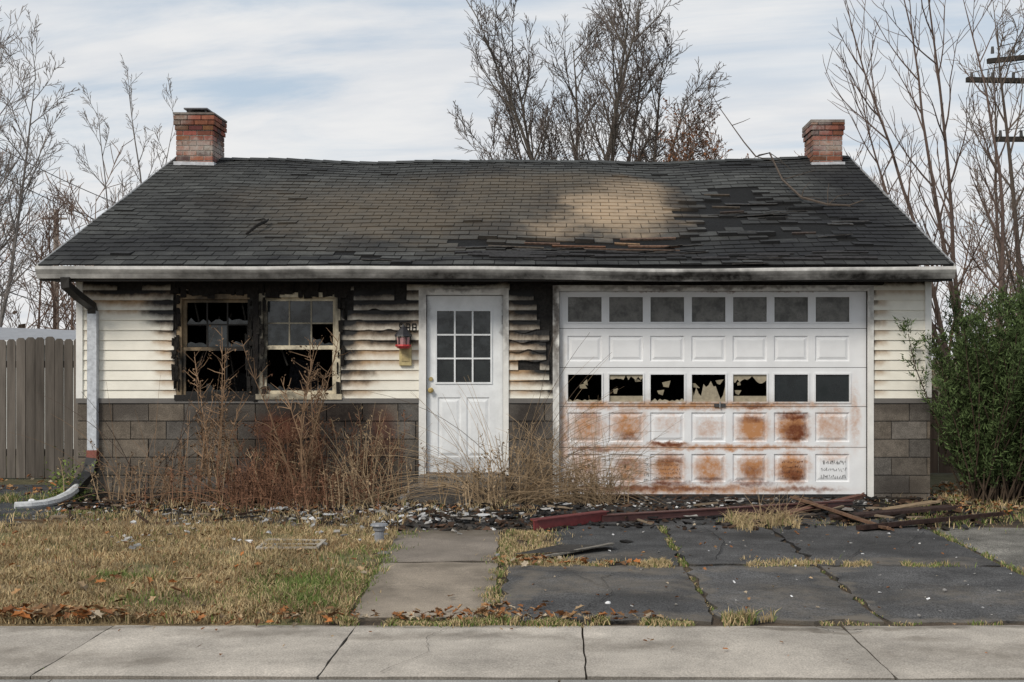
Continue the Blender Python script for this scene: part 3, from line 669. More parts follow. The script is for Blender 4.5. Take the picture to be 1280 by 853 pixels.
def strip(n,x0,x1,y0,y1,h,pg):
    # clumpy, soft-edged band of weeds following a joint
    wx,wy=x1-x0,y1-y0
    def pf():
        if wx<wy: x,y=(x0+x1)/2+random.gauss(0,.30)*wx,R(y0,y1)
        else: x,y=R(x0,x1),(y0+y1)/2+random.gauss(0,.30)*wy
        return None if nz(x*4,y*4,2)+.5*nz(x*11,y*11,8)<R(-.15,.15) else (x,y,.01)
    blades(b,n,pf,lambda x,y:R(.3,1)*h*(1+.8*nz(x*6,y*6)),lambda x,y: green() if R(0,1)<pg else straw(),.0035,1.0)
strip(3300,-.42,.85,9.34,9.56,.06,.12); strip(3000,-.5,-.05,9.5,11.4,.06,.12); strip(1800,1.4,2.35,9.34,9.6,.06,.15); strip(450,2.6,3.2,9.34,9.5,.05,.5)
strip(800,.92,.98,9.4,11.7,.04,.6); strip(160,.93,.97,7.4,9.4,.02,.5); strip(140,1.93,1.97,7.5,9.4,.02,.5); strip(800,3.36,3.45,8,11.7,.04,.6)
strip(6500,-1.3,1.0,7.32,7.48,.05,.4); strip(800,1,5,7.34,7.42,.03,.4); strip(500,.95,1.3,7.38,7.5,.09,.35); strip(1500,1.6,2.2,11.4,12.0,.14,.1); strip(1300,1.5,3.6,11.65,12.1,.05,.3)
strip(2000,-.54,-.38,7.5,11.3,.05,.4); strip(1400,-1.47,-1.26,7.5,11.3,.06,.7); strip(2500,3.4,6.5,11.5,13.2,.08,.5); strip(1500,4.2,6,13,14.5,.1,.3)
strip(120,-2.65,-2.61,6.3,6.8,.02,.9); strip(60,-4.1,-4.0,6.3,7,.02,.9); strip(2200,-6.2,-4.3,12.2,12.8,.05,.5); strip(1200,-6.3,-5.5,13.3,14,.12,.6); strip(1500,-4.4,-.2,12.4,13.7,.12,.05)
b.build('joint_weeds',m_plain)
b=MB(); random.seed(41)
def leaf(x,y,z,s,col):
    a=R(0,6.28); M=Matrix.Translation((x,y,z))@Matrix.Rotation(a,4,'Z')@Matrix.Rotation(R(-.6,.6),4,'X')@Matrix.Rotation(R(-.5,.5),4,'Y')
    cz=R(.1,.45)*s
    out=[(-.1,-1,0),(.35,-.55,1),(.9,-.5,1.3),(.55,0,.9),(.8,.55,1.2),(.3,.6,.8),(0,1.1,.2),(-.3,.6,.8),(-.8,.55,1.2),(-.55,0,.9),(-.9,-.5,1.3),(-.35,-.55,1)]
    P=[M@Vector((p[0]*s*.75,p[1]*s,p[2]*cz)) for p in out]; c=M@Vector((0,0,0)); i=len(b.v); b.v.append(tuple(c)); b.v.extend([tuple(p) for p in P])
    for k in range(12): b.f.append((i,i+1+k,i+1+(k+1)%12)); b.c.append(col); b.m.append(0)
def lcol():
    t=random.choice([(.30,.13,.05),(.24,.11,.05),(.36,.21,.10),(.18,.10,.05),(.42,.30,.18),(.38,.15,.05),(.40,.33,.24)]); g=R(.6,1.2); return tuple(q*g for q in t)
def leaves(n,xf,yf,s=(.018,.045),z=.04):
    for k in range(n): leaf(xf(),yf(),z+R(0,.02),R(*s),lcol())
leaves(300,lambda:R(-4.2,.6),lambda:7.40+abs(random.gauss(0,.10)),(.012,.04)); leaves(45,lambda:random.gauss(-3.1,.25),lambda:7.42+abs(random.gauss(0,.08)),(.035,.06),.06)
leaves(60,lambda:random.gauss(-.45,.18),lambda:7.5+abs(random.gauss(0,.18)),(.02,.04)); leaves(170,lambda:R(-5,-1.4),lambda:R(7.5,12),(.012,.035),.05)
leaves(20,lambda:random.gauss(-2.9,.45),lambda:random.gauss(8.3,.4),(.03,.05),.06); leaves(12,lambda:random.gauss(-1.9,.4),lambda:R(7.24,7.36),(.02,.035),.035)
leaves(30,lambda:R(-4,4),lambda:R(6.4,7.3),(.008,.02),.032); leaves(40,lambda:R(-.5,.6),lambda:random.gauss(9.5,.08),(.02,.04)); leaves(130,lambda:R(-.3,3.3),lambda:R(7.6,13),(.008,.02),.035)
leaves(900,lambda:R(4.1,6.5),lambda:R(12.3,15.5),(.02,.045),.03); leaves(350,lambda:R(-5.3,-.4),lambda:R(12.4,13.9),(.015,.04),.04); leaves(200,lambda:R(-8,-5.4),lambda:R(14,16.2),(.02,.05),.04)
b.build('fallen_leaves',m_plain)
b=MB(); random.seed(43)
def chips(n,xf,yf,s,cols,z=.02):
    for k in range(n):
        a=R(*s); c=random.choice(cols); g=R(.6,1.3)
        b.box(-a,a,-a*R(.3,.9),a*R(.3,.9),-a*.2,a*R(.1,.5),tuple(q*g for q in c),M=Matrix.Translation((xf(),yf(),z))@Matrix.Rotation(R(0,6),4,'Z')@Matrix.Rotation(R(-.5,.5),4,'X')@Matrix.Rotation(R(-.4,.4),4,'Y'),jit=a*.3)
dk=[(.02,.018,.017),(.04,.035,.03),(.05,.03,.02),(.03,.03,.03),(.10,.06,.04)]; wh=[(.6,.6,.6),(.4,.39,.37),(.2,.19,.18),(.3,.28,.25)]
g_=random.gauss
chips(1200,lambda:R(-5.2,4.3),lambda:13.95-abs(g_(0,.8)),(.01,.055),dk); chips(360,lambda:g_(-1.4,.7),lambda:g_(12.4,.5),(.006,.03),wh,.035); chips(340,lambda:R(-5.2,-1),lambda:R(11.8,13.8),(.006,.026),wh,.035)
chips(260,lambda:R(-.2,3.8),lambda:R(12.7,13.9),(.006,.024),wh,.035); chips(600,lambda:R(-.3,4),lambda:R(11.3,13.9),(.008,.035),dk,.035); chips(110,lambda:R(-.3,3.3),lambda:R(7.5,12.5),(.004,.012),wh,.03)
chips(500,lambda:R(-2.3,-.2),lambda:R(11.2,13.5),(.01,.04),dk,.03); chips(70,lambda:R(-4,-1.5),lambda:R(10.0,12.3),(.01,.03),wh,.055)
for k in range(120):
    x=R(-5,4); y=R(11.8,13.8); L=R(.1,.55); c=random.choice([(.03,.025,.02),(.05,.03,.02),(.16,.11,.07),(.22,.17,.12),(.02,.02,.02)]); 
    b.box(-L/2,L/2,-.012,.012,-.008,.008,c,M=Matrix.Translation((x,y,R(.03,.08)))@Matrix.Rotation(R(0,6),4,'Z')@Matrix.Rotation(R(-.15,.15),4,'Y'),jit=.004)
for k in range(24):
    x=g_(-1.5,1.2) if k<16 else R(-.2,3); y=R(11.9,13.5); s=R(.04,.11); c=random.choice([(.5,.5,.5),(.35,.34,.32),(.06,.06,.06),(.22,.2,.18)])
    gr={}
    for i in range(5):
        for j in range(5): gr[i,j]=Vector((x+(i-2)*s*.5+R(-.01,.01),y+(j-2)*s*.4+R(-.01,.01),.04+abs(R(-.4,1))*s*.35))
    for i in range(4):
        for j in range(4): b.face([gr[i,j],gr[i+1,j],gr[i+1,j+1],gr[i,j+1]],c)
b.build('debris_rubble',m_plain)

# ---------------------------------------------------------------- loose items
def gp(u,v,z=0): x,y=G(u,v); return Vector((x,y,z))
def plank(b,p,q,w,h,col,z0=.03,z1=.03,roll=0):
    p=Vector((p[0],p[1],z0)); q=Vector((q[0],q[1],z1)); d=q-p; L=d.length; M=Matrix.Translation(p)@d.to_track_quat('X','Z').to_matrix().to_4x4()@Matrix.Rotation(roll,4,'X')
    b.box(0,L,-w,w,0,h,col,M=M,jit=.004)
b=MB(); red=(.17,.030,.03)
p,q=gp(667,668),gp(757,656); plank(b,p,q,.012,.09,red); plank(b,p+Vector((0,.03,0)),q+Vector((0,.03,0)),.05,.012,(.14,.025,.025),.12,.12)
p,q=gp(752,657),gp(1065,641); plank(b,p,q,.01,.06,(.07,.03,.028),.03,.06); plank(b,p+Vector((0,.03,0)),q+Vector((0,.03,0)),.05,.01,(.10,.04,.035),.09,.12)
b.build('fallen_steel_beam',m_metal)
for nm,L in (('broken_plank',[((992,640),(1108,668),.05,.025,(.17,.10,.065),.14,.04)]),('broken_plank.001',[((985,652),(1075,633),.04,.03,(.16,.08,.06),.06,.1)]),
   ('broken_plank.002',[((1075,668),(1248,652),.05,.04,(.045,.025,.02),.04,.05)]),('broken_plank.003',[((1040,655),(1190,646),.06,.03,(.05,.03,.025),.05,.08)]),
   ('broken_plank.004',[((905,662),(1020,650),.04,.02,(.06,.05,.045),.03,.04)]),('broken_plank.005',[((1110,648),(1170,640),.07,.02,(.3,.22,.14),.08,.1)])):
    b=MB()
    for (p,q,w,h,c,z0,z1) in L:
        P,Q=gp(*p),gp(*q); plank(b,P,Q,w,h,c,z0,z1,R(-.2,.2)); 
        for k in range(5):
            plank(b,Q+Vector((0,R(-w,w),0)),Q+(Q-P).normalized()*R(.04,.12)+Vector((0,R(-w,w),0)),.006,.01,c,z1+h*.3,z1+R(0,h))
    b.build(nm,m_char if c[0]<.1 else m_fence)
b=MB(); p=[gp(x,y,.04) for x,y in((640,705),(700,690),(760,688),(770,692),(712,700))]; b.face([a+Vector((0,0,R(0,.05))) for a in p],(.05,.045,.04)); plank(b,gp(665,707),gp(765,690),.02,.015,(.22,.2,.17),.04,.06); b.build('torn_shingle_scrap',m_char)
b=MB(); fw=(.42,.38,.32)
A,B_,C_,D_=gp(322,694),gp(396,693),gp(406,684),gp(334,683)
for p,q in((A,B_),(B_,C_),(C_,D_),(D_,A)): plank(b,p,q,.014,.015,fw,.045,.05)
plank(b,(A+D_)/2,(B_+C_)/2,.010,.012,fw,.045,.05)
b.build('discarded_window_frame',m_fence)
b=MB(); p=gp(474,682); 
b.tube([p,p+Vector((0,0,.01)),p+Vector((0,0,.12)),p+Vector((0,0,.13)),p+Vector((0,0,.165)),p+Vector((0,0,.17)),p+Vector((0,0,.185)),p+Vector((0,0,.19))],[.055,.045,.038,.05,.052,.078,.07,.02],14,(.24,.25,.27))
b.build('path_light',m_metal)
def rock(name,u,v,r,col,fl=.8):
    b=MB(); p=gp(u,v); n=10
    for i in range(n):
        for j in range(n*2):
            Q=[]
            for (a,c) in((i,j),(i+1,j),(i+1,j+1),(i,j+1)):
                th=math.pi*a/n; ph=math.pi*(c%(2*n))/n; d=Vector((math.sin(th)*math.cos(ph),math.sin(th)*math.sin(ph),math.cos(th))); rr=r*(1+.25*mnoise.noise(d*1.7+Vector((u,0,0))))
                Q.append(p+Vector((d.x*rr,d.y*rr,d.z*rr*fl+r*fl*.9+.02)))
            b.face(Q,col)
    b.build(name,m_concrete,smooth=False)
rock('white_rock',760,761,.018,(.7,.7,.7)); rock('stone',525,628,.13,(.34,.33,.31),.7); rock('white_rock.001',40,634,.045,(.75,.75,.77)); rock('stone.001',505,632,.07,(.3,.3,.3)); rock('stone.002',622,700,.02,(.3,.3,.3))
rock('stone.003',480,697,.05,(.16,.15,.14),.3)

# ---------------------------------------------------------------- fences
def fence(name,x0,x1,y,z1,col,seed,w=.14):
    random.seed(seed); b=MB(); x=x0
    while x<x1:
        g=R(.6,1.25); zt=z1+R(-.03,.02); yy=y+R(-.008,.008); ww=w-R(.004,.016)
        c=tuple(q*g for q in col)
        out=[(x,.02),(x+ww,.02),(x+ww,zt-.03),(x+ww-.03,zt),(x+.03,zt),(x,zt-.03)]
        b.face([(a,yy,z) for a,z in out],c); b.face([(a,yy+.02,z) for a,z in out][::-1],c)
        for k in range(6):
            a,q=out[k],out[(k+1)%6]; b.face([(a[0],yy,a[1]),(a[0],yy+.02,a[1]),(q[0],yy+.02,q[1]),(q[0],yy,q[1])],c)
        x+=w
    for z in(.35,z1-.35): b.box(x0,x1,y+.03,y+.07,z-.045,z+.045,col)
    x=x0+.3
    while x<x1: b.box(x,x+.09,y+.07,y+.16,0,z1-.05,col); x+=2.4
    b.build(name,m_fence)
fence('wooden_fence',-13,-5.45,16.3,1.86,(.15,.132,.115),1,.125); fence('wooden_fence.001',4.2,9,17.0,1.14,(.14,.10,.075),2)
b=MB(); y0=20.5
b.box(-14,-7.2,y0,y0+4,0,1.85,(.7,.7,.68))
P=[(-14.2,y0-.3,1.86),(-6.9,y0-.3,1.86),(-6.9,y0+1.8,2.02),(-14.2,y0+1.8,2.30)]
b.face(P,(.30,.31,.33)); b.face([(-6.9,y0+4.3,1.86),(-14.2,y0+4.3,1.86),P[3],P[2]],(.4,.4,.4)); b.box(-14.2,-6.9,y0-.33,y0-.3,1.80,1.88,(.75,.75,.75))
b.build('neighbour_shed',m_trim)

# ---------------------------------------------------------------- trees
def branch(b,p,d,L,r,lv,P):
    n=P['seg'][lv]; pts=[Vector(p)]; rad=[r]; d=Vector(d).normalized(); dirs=[d.copy()]
    rm=P['rmin']
    for k in range(n):
        d=(d+Vector((random.gauss(0,1),random.gauss(0,1),random.gauss(0,.6)))*P['wob'][lv]+Vector((0,0,P['up'][lv]))).normalized()
        pts.append(pts[-1]+d*L/n); dirs.append(d.copy()); t=(k+1)/n; rad.append(max(rm,r*(1-t*P['tap'][lv])))
    last=lv==len(P['seg'])-1
    rad[-1]=rm*.5 if last else rad[-1]*.6
    g=R(.8,1.2); c=tuple(q*g for q in (P['col'] if lv<2 else P['tcol']))
    b.tube(pts,rad,[7,5,3,3,3][min(lv,4)],c,cap=False)
    if not last:
        m=P['kids'][lv]; m=int(m*R(.8,1.2)+.5)
        for k in range(m):
            t=P['start'][lv]+(1-P['start'][lv])*(k+R(0,1))/m; t=min(t,.999); f=t*n; i=int(f); q=pts[i].lerp(pts[i+1],f-i)
            dd=dirs[i+1]; ax=dd.cross(Vector((R(-1,1),R(-1,1),R(-1,1)))).normalized(); ang=math.radians(R(*P['ang'][lv]))
            nd=Matrix.Rotation(ang,3,ax)@dd
            L2=L*P['len'][lv]*R(.7,1.2)*(1-.45*t)
            branch(b,q,nd,L2,max(rm,min(rad[i]*.7,r*P['rr'][lv]*(1-.5*t))),lv+1,P)
    if P.get('leaf') and lv>=2 and R(0,1)<P['leaf']:
        for q in range(2):
            p0=pts[-1-q%len(pts)]; s=R(.025,.05); a=Vector((R(-1,1),R(-1,1),R(-1,1))).normalized()*s; c2=Vector((R(-1,1),R(-1,1),R(-1,1))).normalized()*s
            b.face([p0,p0+a,p0+a+c2,p0+c2],P['lcol'],0)
base=dict(seg=[9,6,5,4],wob=[.045,.07,.10,.13],up=[.02,.08,.06,.04],tap=[.85,.8,.8,.8],kids=[14,9,6],start=[.3,.2,.15],ang=[(25,48),(22,48),(22,55)],len=[.42,.5,.5],rr=[.4,.5,.55],rmin=.006,col=(.11,.095,.08),tcol=(.12,.098,.085))
def tree(name,x,y,stems,seed,**kw):
    random.seed(seed); P=dict(base); P.update(kw); b=MB()
    for (dx,dy,L,r) in stems: branch(b,(x+dx*.3,y+dy*.3,-.05),(dx,dy,1),L,r,0,P)
    return b.build(name,m_bark)
tree('bare_tree',.65,26,[(0,0,9.1,.11),(-.10,.05,9.0,.085),(.10,-.05,8.9,.085),(-.20,0,8.3,.08),(.20,.05,8.1,.08),(-.30,.1,7.4,.065),(.29,-.1,7.3,.065),(-.38,0,6.7,.05),(-.05,.1,8.9,.08),(.05,-.1,9.2,.08)],4,start=[.45,.2,.15],kids=[17,10,6],len=[.27,.5,.5])
tree('bare_tree.001',2.75,25,[(0,0,6.2,.07),(-.13,0,5.9,.05),(.14,0,5.8,.05),(.24,0,5.3,.045)],12,start=[.5,.2,.1],kids=[13,8,6],len=[.28,.5,.5],leaf=.35,lcol=(.22,.10,.05),tcol=(.16,.10,.07))
lc=dict(col=(.20,.18,.165),tcol=(.23,.20,.18))
tree('bare_tree.002',-11.9,25,[(0,0,8.9,.10),(.12,0,8.3,.075),(.24,.05,7.4,.06),(-.2,0,8.6,.08)],6,kids=[16,9,6],start=[.25,.15,.12],len=[.28,.5,.5],**lc)
tree('bare_tree.003',-9.15,27,[(0,0,7.4,.05),(.07,0,7.0,.035),(-.08,0,7.1,.035)],9,kids=[11,6,4],start=[.5,.2,.15],len=[.20,.5,.5],rmin=.005,**lc)
tree('bare_tree.004',-14,29,[(0,0,9.3,.11),(.18,0,8.6,.08)],16,kids=[14,8,6],len=[.35,.5,.5],**lc)
tree('bare_tree.008',-10.6,26,[(0,0,4.8,.06),(-.25,0,4.3,.045),(.2,0,4.5,.045),(.4,0,4.0,.04)],36,kids=[12,7,5],len=[.45,.5,.5],start=[.15,.15,.1],col=(.19,.13,.10),tcol=(.21,.145,.115))
random.seed(77); b=MB()
P=dict(base); P.update(seg=[12,6,4],wob=[.05,.08,.12],up=[.03,.08,.08],tap=[.88,.8,.8],kids=[15,6],start=[.22,.2],ang=[(18,46),(20,45)],len=[.24,.5],rr=[.45,.6],rmin=.005,col=(.125,.09,.075),tcol=(.13,.095,.08))
for dx,dy,L,r in((-.46,0,6.6,.040),(-.36,.1,7.2,.045),(-.22,-.1,7.4,.046),(-.08,.1,7.8,.046),(.05,0,7.6,.046),(.16,.1,7,.042),(-.42,.2,5.2,.032)):
    branch(b,(5.95+R(-.15,.15),17.5+R(-.2,.2),0),(dx,dy,1),L,r,0,P)
b.build('bare_tree.005',m_bark)
tree('bare_tree.006',9.0,24,[(0,0,8.0,.08),(-.15,0,7.4,.06),(.14,0,7.5,.06)],33,kids=[11,7,4],len=[.32,.5,.5],start=[.2,.15,.1],rmin=.006,col=(.15,.12,.10),tcol=(.17,.135,.11))
tree('bare_tree.007',7.4,25,[(0,0,5.0,.06),(-.2,0,4.4,.045),(.2,0,4.6,.045)],35,kids=[11,7,4],len=[.45,.5,.5],start=[.15,.15,.1],col=(.16,.10,.07),tcol=(.18,.11,.08))
random.seed(91); b=MB()
P=dict(base); P.update(seg=[5,4,3],kids=[15,9],start=[.10,.1],ang=[(25,55),(25,55)],len=[.5,.5],rr=[.5,.5],rmin=.015,wob=[.05,.12,.15],up=[.02,.1,.08],tap=[.8,.8,.8])
for k in range(58):
    x=-34+k*1.1+R(-.5,.5) if k<28 else 8+(k-28)*1.3+R(-.4,.4); y=R(38,55)
    c=random.choice([(.23,.165,.13),(.26,.19,.16),(.21,.175,.15),(.24,.15,.11)]); P['col']=c;P['tcol']=c
    h=R(4.5,8.5) if (x<-17 or x>17) else R(3.5,5.5)
    branch(b,(x,y,0),(0,0,1),h,.08,0,P)
b.build('distant_trees',m_bark)
b=MB(); random.seed(92)
for k in range(12000):
    x=R(-70,70); y=R(56,64); z=abs(random.gauss(0,1.2))*(1+.5*nz(x*.15,0)); s=R(.1,.3); a=Vector((R(-1,1),R(-1,1),R(-.4,1)))*s; c=Vector((R(-1,1),R(-1,1),R(-.4,1)))*s; p=Vector((x,y,z)); g=R(.6,1.3)
    b.face([p,p+a,p+a+c,p+c],random.choice([(.17*g,.12*g,.09*g),(.13*g,.115*g,.08*g),(.2*g,.14*g,.10*g)]))
b.build('distant_scrub',m_plain)
b=MB(); random.seed(8)
def up_(u,v,d): return Vector(((u-700)*d/F,d,fz(v,d)))
pts=[up_(888,115,17.2),up_(898,133,17.2),up_(915,157,17.1),up_(930,178,17.0),up_(945,196,16.9),RP(962,218,.30),RP(978,236,.12),RP(1002,252,.05),RP(1035,260,.04),RP(1062,263,.06),RP(1080,262,.12)]
b.tube(pts,[.004,.006,.007,.009,.011,.013,.015,.016,.015,.011,.005],5,(.10,.08,.065))
for i,(du,dv) in ((2,(22,-10)),(4,(34,10)),(5,(-22,10)),(5,(26,26)),(6,(40,-14)),(7,(10,-24)),(7,(24,22)),(8,(26,-16)),(8,(30,8)),(8,(2,-34))):
    p=pts[i]; s=p.y/F; q=p+Vector((du*s,R(-.1,.1),-dv*s*.8)); 
    if i>4:
        pl=EZ+(q.y-EY)*SL+.03; q.z=max(q.z,pl)
    m=p.lerp(q,.5)+Vector((R(-.03,.03),0,R(0,.04))); b.tube([p,m,q],[.007,.005,.003],4,(.10,.08,.065))
b.build('fallen_branch',m_bark)
b=MB(); p=[RP(308,296,.03),RP(322,291,.09),RP(333,284,.07),RP(336,279,.05)]; b.tube(p,[.015,.022,.018,.006],5,(.02,.018,.016)); b.tube([RP(318,279,.03),RP(330,282,.08),p[2]],[.008,.012,.012],4,(.02,.018,.016)); b.build('fallen_branch.001',m_bark)

# ---------------------------------------------------------------- dry weeds
def weed(name,x,y,h,n,seed,col,spread=.16,twig=8,lean=0,sag_=0.0,heads=.5,thick=1.0):
    random.seed(seed); b=MB()
    for k in range(n):
        px,py=x+random.gauss(0,spread),y+random.gauss(0,spread*.5); H=h*R(.55,1.05); d=Vector((lean+random.gauss(0,.14),random.gauss(0,.12),1)); pts=[Vector((px,py,0))]; m=9
        bend=R(-1,1)*.02+lean*.04
        for q in range(m):
            d=(d+Vector((bend+random.gauss(0,.05),random.gauss(0,.03),-sag_*q*.05))).normalized(); pts.append(pts[-1]+d*H/m)
        g=R(.6,1.3); c=tuple(v*g for v in col); b.tube(pts,[(.0065-.0045*q/m)*thick for q in range(m+1)],3,c,cap=False)
        for q in range(twig):
            t=R(.25,.98)*m; i=int(t); p=pts[i].lerp(pts[min(i+1,m)],t-i); dd=Vector((R(-1,1),R(-1,1),R(.1,1.3)-sag_)).normalized(); L=R(.06,.22)*h*.6
            e1=p+dd*L*.5; e2=e1+(dd+Vector((R(-.4,.4),R(-.4,.4),R(-.2,.4)))).normalized()*L*.5
            b.tube([p,e1,e2],[.0035*thick,.003*thick,.002],3,c,cap=False)
            if R(0,1)<heads:
                for w in range(6):
                    s=R(.008,.022); cc=e2+Vector((R(-.025,.025),R(-.02,.02),R(-.04,.025))); a=Vector((R(-1,1),R(-1,1),R(-1,1)))*s; v=Vector((R(-1,1),R(-1,1),R(-1,1)))*s; b.face([cc,cc+a,cc+a+v,cc+v],tuple(q_*.8 for q_ in c))
    return b.build(name,m_plain)
tan=(.36,.26,.16); rb=(.22,.115,.07); br=(.24,.155,.095)
W=[(268,13.2,1.85,7,br,.07,24,1.5),(380,13.1,1.85,8,br,.08,26,1.5),(374,13.3,1.4,8,rb,.16,14,1.),(250,13.4,1.0,9,br,.2,8,1.),(300,13.4,.8,16,tan,.35,8,1.),(345,13.5,1.0,24,rb,.24,18,1.),(400,13.5,.9,20,rb,.2,16,1.),(455,13.5,1.05,18,tan,.22,10,1.),(480,13.6,1.0,14,rb,.15,12,1.),
 (190,13.5,.7,14,br,.3,8,1.),(150,13.6,.5,10,tan,.25,6,1.),(430,13.2,.55,24,tan,.3,5,1.),(320,13.1,.6,34,rb,.4,8,1.),(540,13.4,.55,14,tan,.15,6,1.),(600,13.2,.6,22,tan,.2,6,1.),(650,13.4,.9,26,tan,.2,6,1.),(700,13.5,.6,20,tan,.25,5,1.),(745,13.4,.5,30,tan,.18,5,1.),(360,13.0,.45,60,rb,.5,8,.8)]
for k,(u,y,h,n,c,sp,tw,th) in enumerate(W):
    weed('dry_weeds' if k==0 else 'dry_weeds.%03d'%k,fx(u,y),y,h,n,100+k,c,sp,tw,heads=.65,thick=th)
def arch(name,u0,u1,y,n,seed,lean,h,col,w=.0038):
    random.seed(seed); b=MB()
    for k in range(n):
        p=Vector((fx(R(u0,u1),y),y+R(-.2,.2),0)); L=h*R(.7,1.3); a=R(*lean); d=Vector((a,R(-.3,.1),1)).normalized(); pts=[p.copy()]
        for q in range(10):
            d=(d+Vector((a*.13,0,-.11*abs(a)-.03))).normalized(); p=p+d*L/10; p.z=max(p.z,.02); pts.append(p.copy())
        g=R(.6,1.3); b.tube(pts,[w*(1-.7*q/10) for q in range(11)],3,tuple(v*g for v in col),cap=False)
    b.build(name,m_plain)
arch('dry_grass_clump',615,665,13.3,90,1,(.1,1.2),1.5,tan); arch('dry_grass_clump.001',690,770,13.4,110,2,(-1.2,.6),1.0,tan); arch('dry_grass_clump.002',600,640,13.3,50,3,(-1.0,-.1),1.2,tan)
arch('dry_grass_clump.003',150,260,13.2,30,4,(-1.0,.6),1.2,br); arch('dry_grass_clump.004',440,500,13.2,50,5,(-.7,.9),.9,tan); arch('dry_grass_clump.005',280,420,13.0,80,6,(-.9,.9),.8,rb)
arch('dry_grass_clump.006',945,985,11.8,90,7,(-1.4,1.0),.35,tan); arch('dead_vine',165,215,13.5,6,8,(-.5,.9),1.9,(.08,.06,.05),.006); arch('dead_vine.001',636,660,13.6,5,9,(-.6,.5),1.9,(.14,.10,.07),.005)
b=MB(); random.seed(9)
for k in range(700):
    p=Vector((fx(82,13.6)+random.gauss(0,.12),13.75+random.gauss(0,.1),abs(random.gauss(0,.2)))); a=Vector((R(-1,1),R(-1,1),R(-.3,1)))*.03; c=Vector((R(-1,1),R(-1,1),R(-.3,1)))*.02; g=R(.6,1.3); b.face([p,p+a,p+a+c,p+c],(.17*g,.22*g,.06*g))
b.build('green_weed',m_plain)

# ---------------------------------------------------------------- evergreen shrub
b=MB(); random.seed(55); bx,by=5.06,13.7
def needles(p,d,L,n):
    for k in range(n):
        t=R(0,1); c=p+d*L*t+Vector((random.gauss(0,.02),random.gauss(0,.02),random.gauss(0,.015)))
        s=R(.035,.08); v=(d*R(.4,1.1)+Vector((R(-1,1),R(-1,1),R(-.6,.8)))*.9).normalized()*s; w=v.cross(Vector((R(-1,1),R(-1,1),R(-1,1)))).normalized()*R(.006,.010)
        g=R(.45,1.4)*(0.7+.7*t); b.face([c-w,c+w,c+v],(.072*g,.105*g,.038*g))
for k in range(260):
    a=R(0,6.283); tl=math.radians(28*math.sqrt(R(0,1))); L=R(1.5,2.36); d=Vector((math.cos(a)*math.sin(tl),math.sin(a)*math.sin(tl)*.8,math.cos(tl))); p=Vector((bx+R(-.55,.65),by+R(-.3,.3),0)); pts=[p.copy()]
    if abs(d.x)>.3: L*=.87
    if k<80: L*=R(.35,.75)
    m=10
    for q in range(m):
        d=(d+Vector((random.gauss(0,.05),random.gauss(0,.05),.02))).normalized(); p=p+d*L/m; pts.append(p.copy())
        if q>0:
            for w in range(3):
                dd=(d*.7+Vector((R(-1,1),R(-1,1),R(0,.9)))).normalized(); needles(p,dd,R(.12,.26),15)
    b.tube(pts,[.012-.008*q/m for q in range(m+1)],4,(.07,.05,.035),cap=False)
    needles(p,d,.16,20)
b.build('evergreen_shrub',m_plain)

# ---------------------------------------------------------------- utility poles
up=empty('utility_pole'); b=MB(); D_=24; X=fx(1302,D_); 
b.tube([(X,D_,0),(X,D_,8.2)],[.15,.11],10,(.07,.06,.05))
for z,l0,t in((fz(72,D_),1.1,.10),(fz(104,D_),1.5,-.02),(fz(176,D_),.95,.0)):
    b.box(-l0,l0,-.2,-.1,-.045,.045,(.05,.045,.04),M=Matrix.Translation((X,D_,z))@Matrix.Rotation(-t,4,'Y'))
    for k in range(4): 
        xx=X-l0+.1+k*.4; b.tube([(xx,D_-.15,z+.04),(xx,D_-.15,z+.17)],[.035,.025],6,(.1,.1,.1))
b.build('pole',m_bark,up)
up2=empty('utility_pole.001'); b=MB(); X=fx(70,50); b.tube([(X,50,0),(X,50,fz(262,50))],[.14,.10],8,(.26,.22,.19)); b.box(X-.5,X+.5,49.8,49.9,fz(274,50)-.04,fz(274,50)+.04,(.24,.21,.19)); b.build('pole',m_bark,up2)
b=MB()
def wire(p,q,s=.6,r=.010):
    p,q=Vector(p),Vector(q); pts=[p.lerp(q,t/16)-Vector((0,0,s*4*(t/16)*(1-t/16))) for t in range(17)]; b.tube(pts,[r]*17,3,(.02,.02,.02),cap=False)
for (u0,v0,u1,v1) in((-60,150,190,270),(-60,185,190,300),(-40,290,110,330),(-40,340,110,390),(-40,305,110,352)):
    wire(((u0-700)*24/F,24,fz(v0,24)),((u1-700)*30/F,30,fz(v1,30)),.15)
b.build('power_lines',m_bark,up2)
b=MB(); D2=24
for z,xo in((fz(72,D2),-.9),(fz(104,D2),-1.4),(fz(104,D2),-.6),(fz(176,D2),-.8)):
    wire((fx(1302,D2)+xo,D2-.15,z+.17),(fx(1302,D2)+xo+9,4,z+.3),.4,.010)
b.build('power_lines',m_bark,up)

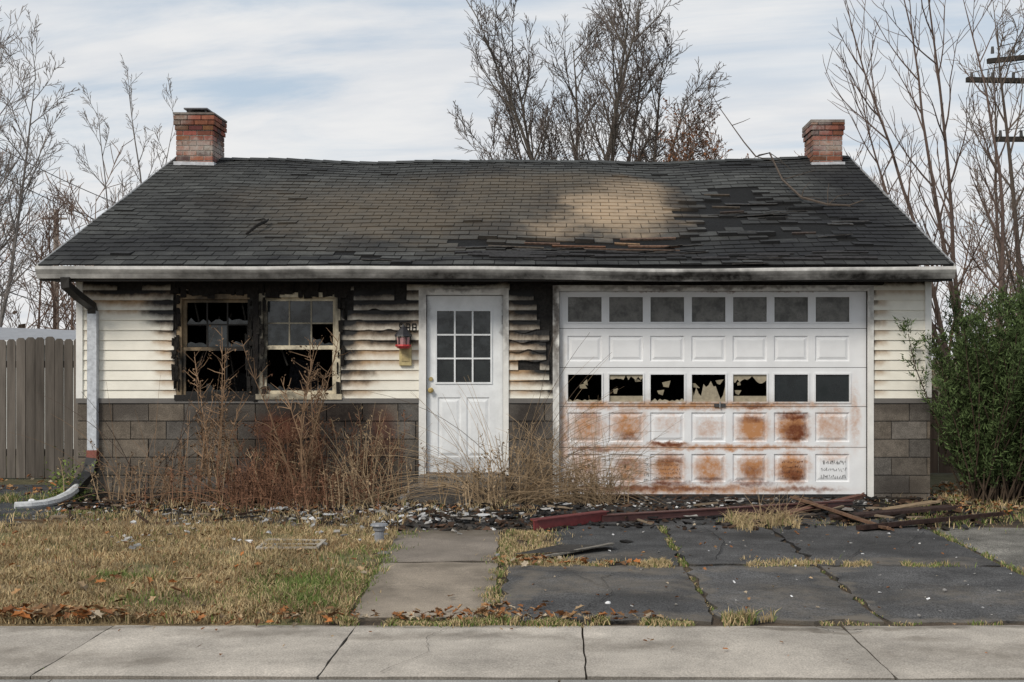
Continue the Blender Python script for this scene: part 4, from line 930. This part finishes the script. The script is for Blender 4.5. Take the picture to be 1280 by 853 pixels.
# ---------------------------------------------------------------- sky and light
w=bpy.data.worlds.new('World'); bpy.context.scene.world=w; w.use_nodes=True
t=NT('',w); bg=w.node_tree.nodes['Background']
el=math.radians(40); sv=Vector((-.55,-.80,0)).normalized()*math.cos(el)+Vector((0,0,math.sin(el)))
sky=t.n('ShaderNodeTexSky',sky_type='NISHITA',sun_disc=False,sun_elevation=el,sun_rotation=math.atan2(sv.x,sv.y)%(2*math.pi),air_density=1.0,dust_density=1.0)
gen=t.n('ShaderNodeTexCoord').outputs['Generated']
sp=t.n('ShaderNodeSeparateXYZ',{0:gen}); zc=t.math('ADD',t.math('MAXIMUM',sp.outputs[2],0.),.12)
cx=t.math('DIVIDE',sp.outputs[0],zc); cy=t.math('DIVIDE',sp.outputs[1],zc)
cv=t.n('ShaderNodeCombineXYZ',{0:t.math('MULTIPLY',cx,.6),1:t.math('ADD',t.math('MULTIPLY',cy,1.2),t.math('MULTIPLY',cx,.25)),2:3.7}).outputs[0]
n1=t.noise(cv,1.25,9,.6,.8).outputs[0]; n2=t.noise(cv,.5,3,.5).outputs[0]
f=t.mr(t.math('ADD',t.math('MULTIPLY',n1,.6),t.math('MULTIPLY',n2,.4)),.39,.58)
f=t.math('MAXIMUM',f,t.mr(sp.outputs[2],.19,.05))
f=t.mr(f,0,1,.30,.98,False)
shade=t.noise(cv,2.2,6,.6).outputs[0]
cc=t.mix(t.mr(shade,.35,.62),(7.0,7.2,7.5),(8.1,8.1,8.1))
blue=t.mix(.6,sky.outputs[0],(4.2,5.7,7.2))
col=t.mix(f,blue,cc)
t.set(bg.inputs['Color'],col); bg.inputs['Strength'].default_value=.105
L=bpy.data.lights.new('sun','SUN'); L.energy=2.3; L.angle=math.radians(16); L.color=(1,.93,.83); lo=bpy.data.objects.new('sun',L); bpy.context.scene.collection.objects.link(lo); lo.rotation_euler=sv.to_track_quat('Z','Y').to_euler(); lo.location=(-10,-10,20)
cam=bpy.data.cameras.new('camera'); co=bpy.data.objects.new('camera',cam); bpy.context.scene.collection.objects.link(co); co.location=(0,0,CH); co.rotation_euler=(math.radians(90),0,0)
cam.sensor_width=36; cam.lens=F/1280*36; cam.shift_x=-60/1280; cam.shift_y=20.5/1280; cam.clip_end=3000; cam.clip_start=.05
bpy.context.scene.camera=co
s=bpy.context.scene.view_settings; s.view_transform='Standard'; s.look='None'; s.exposure=0
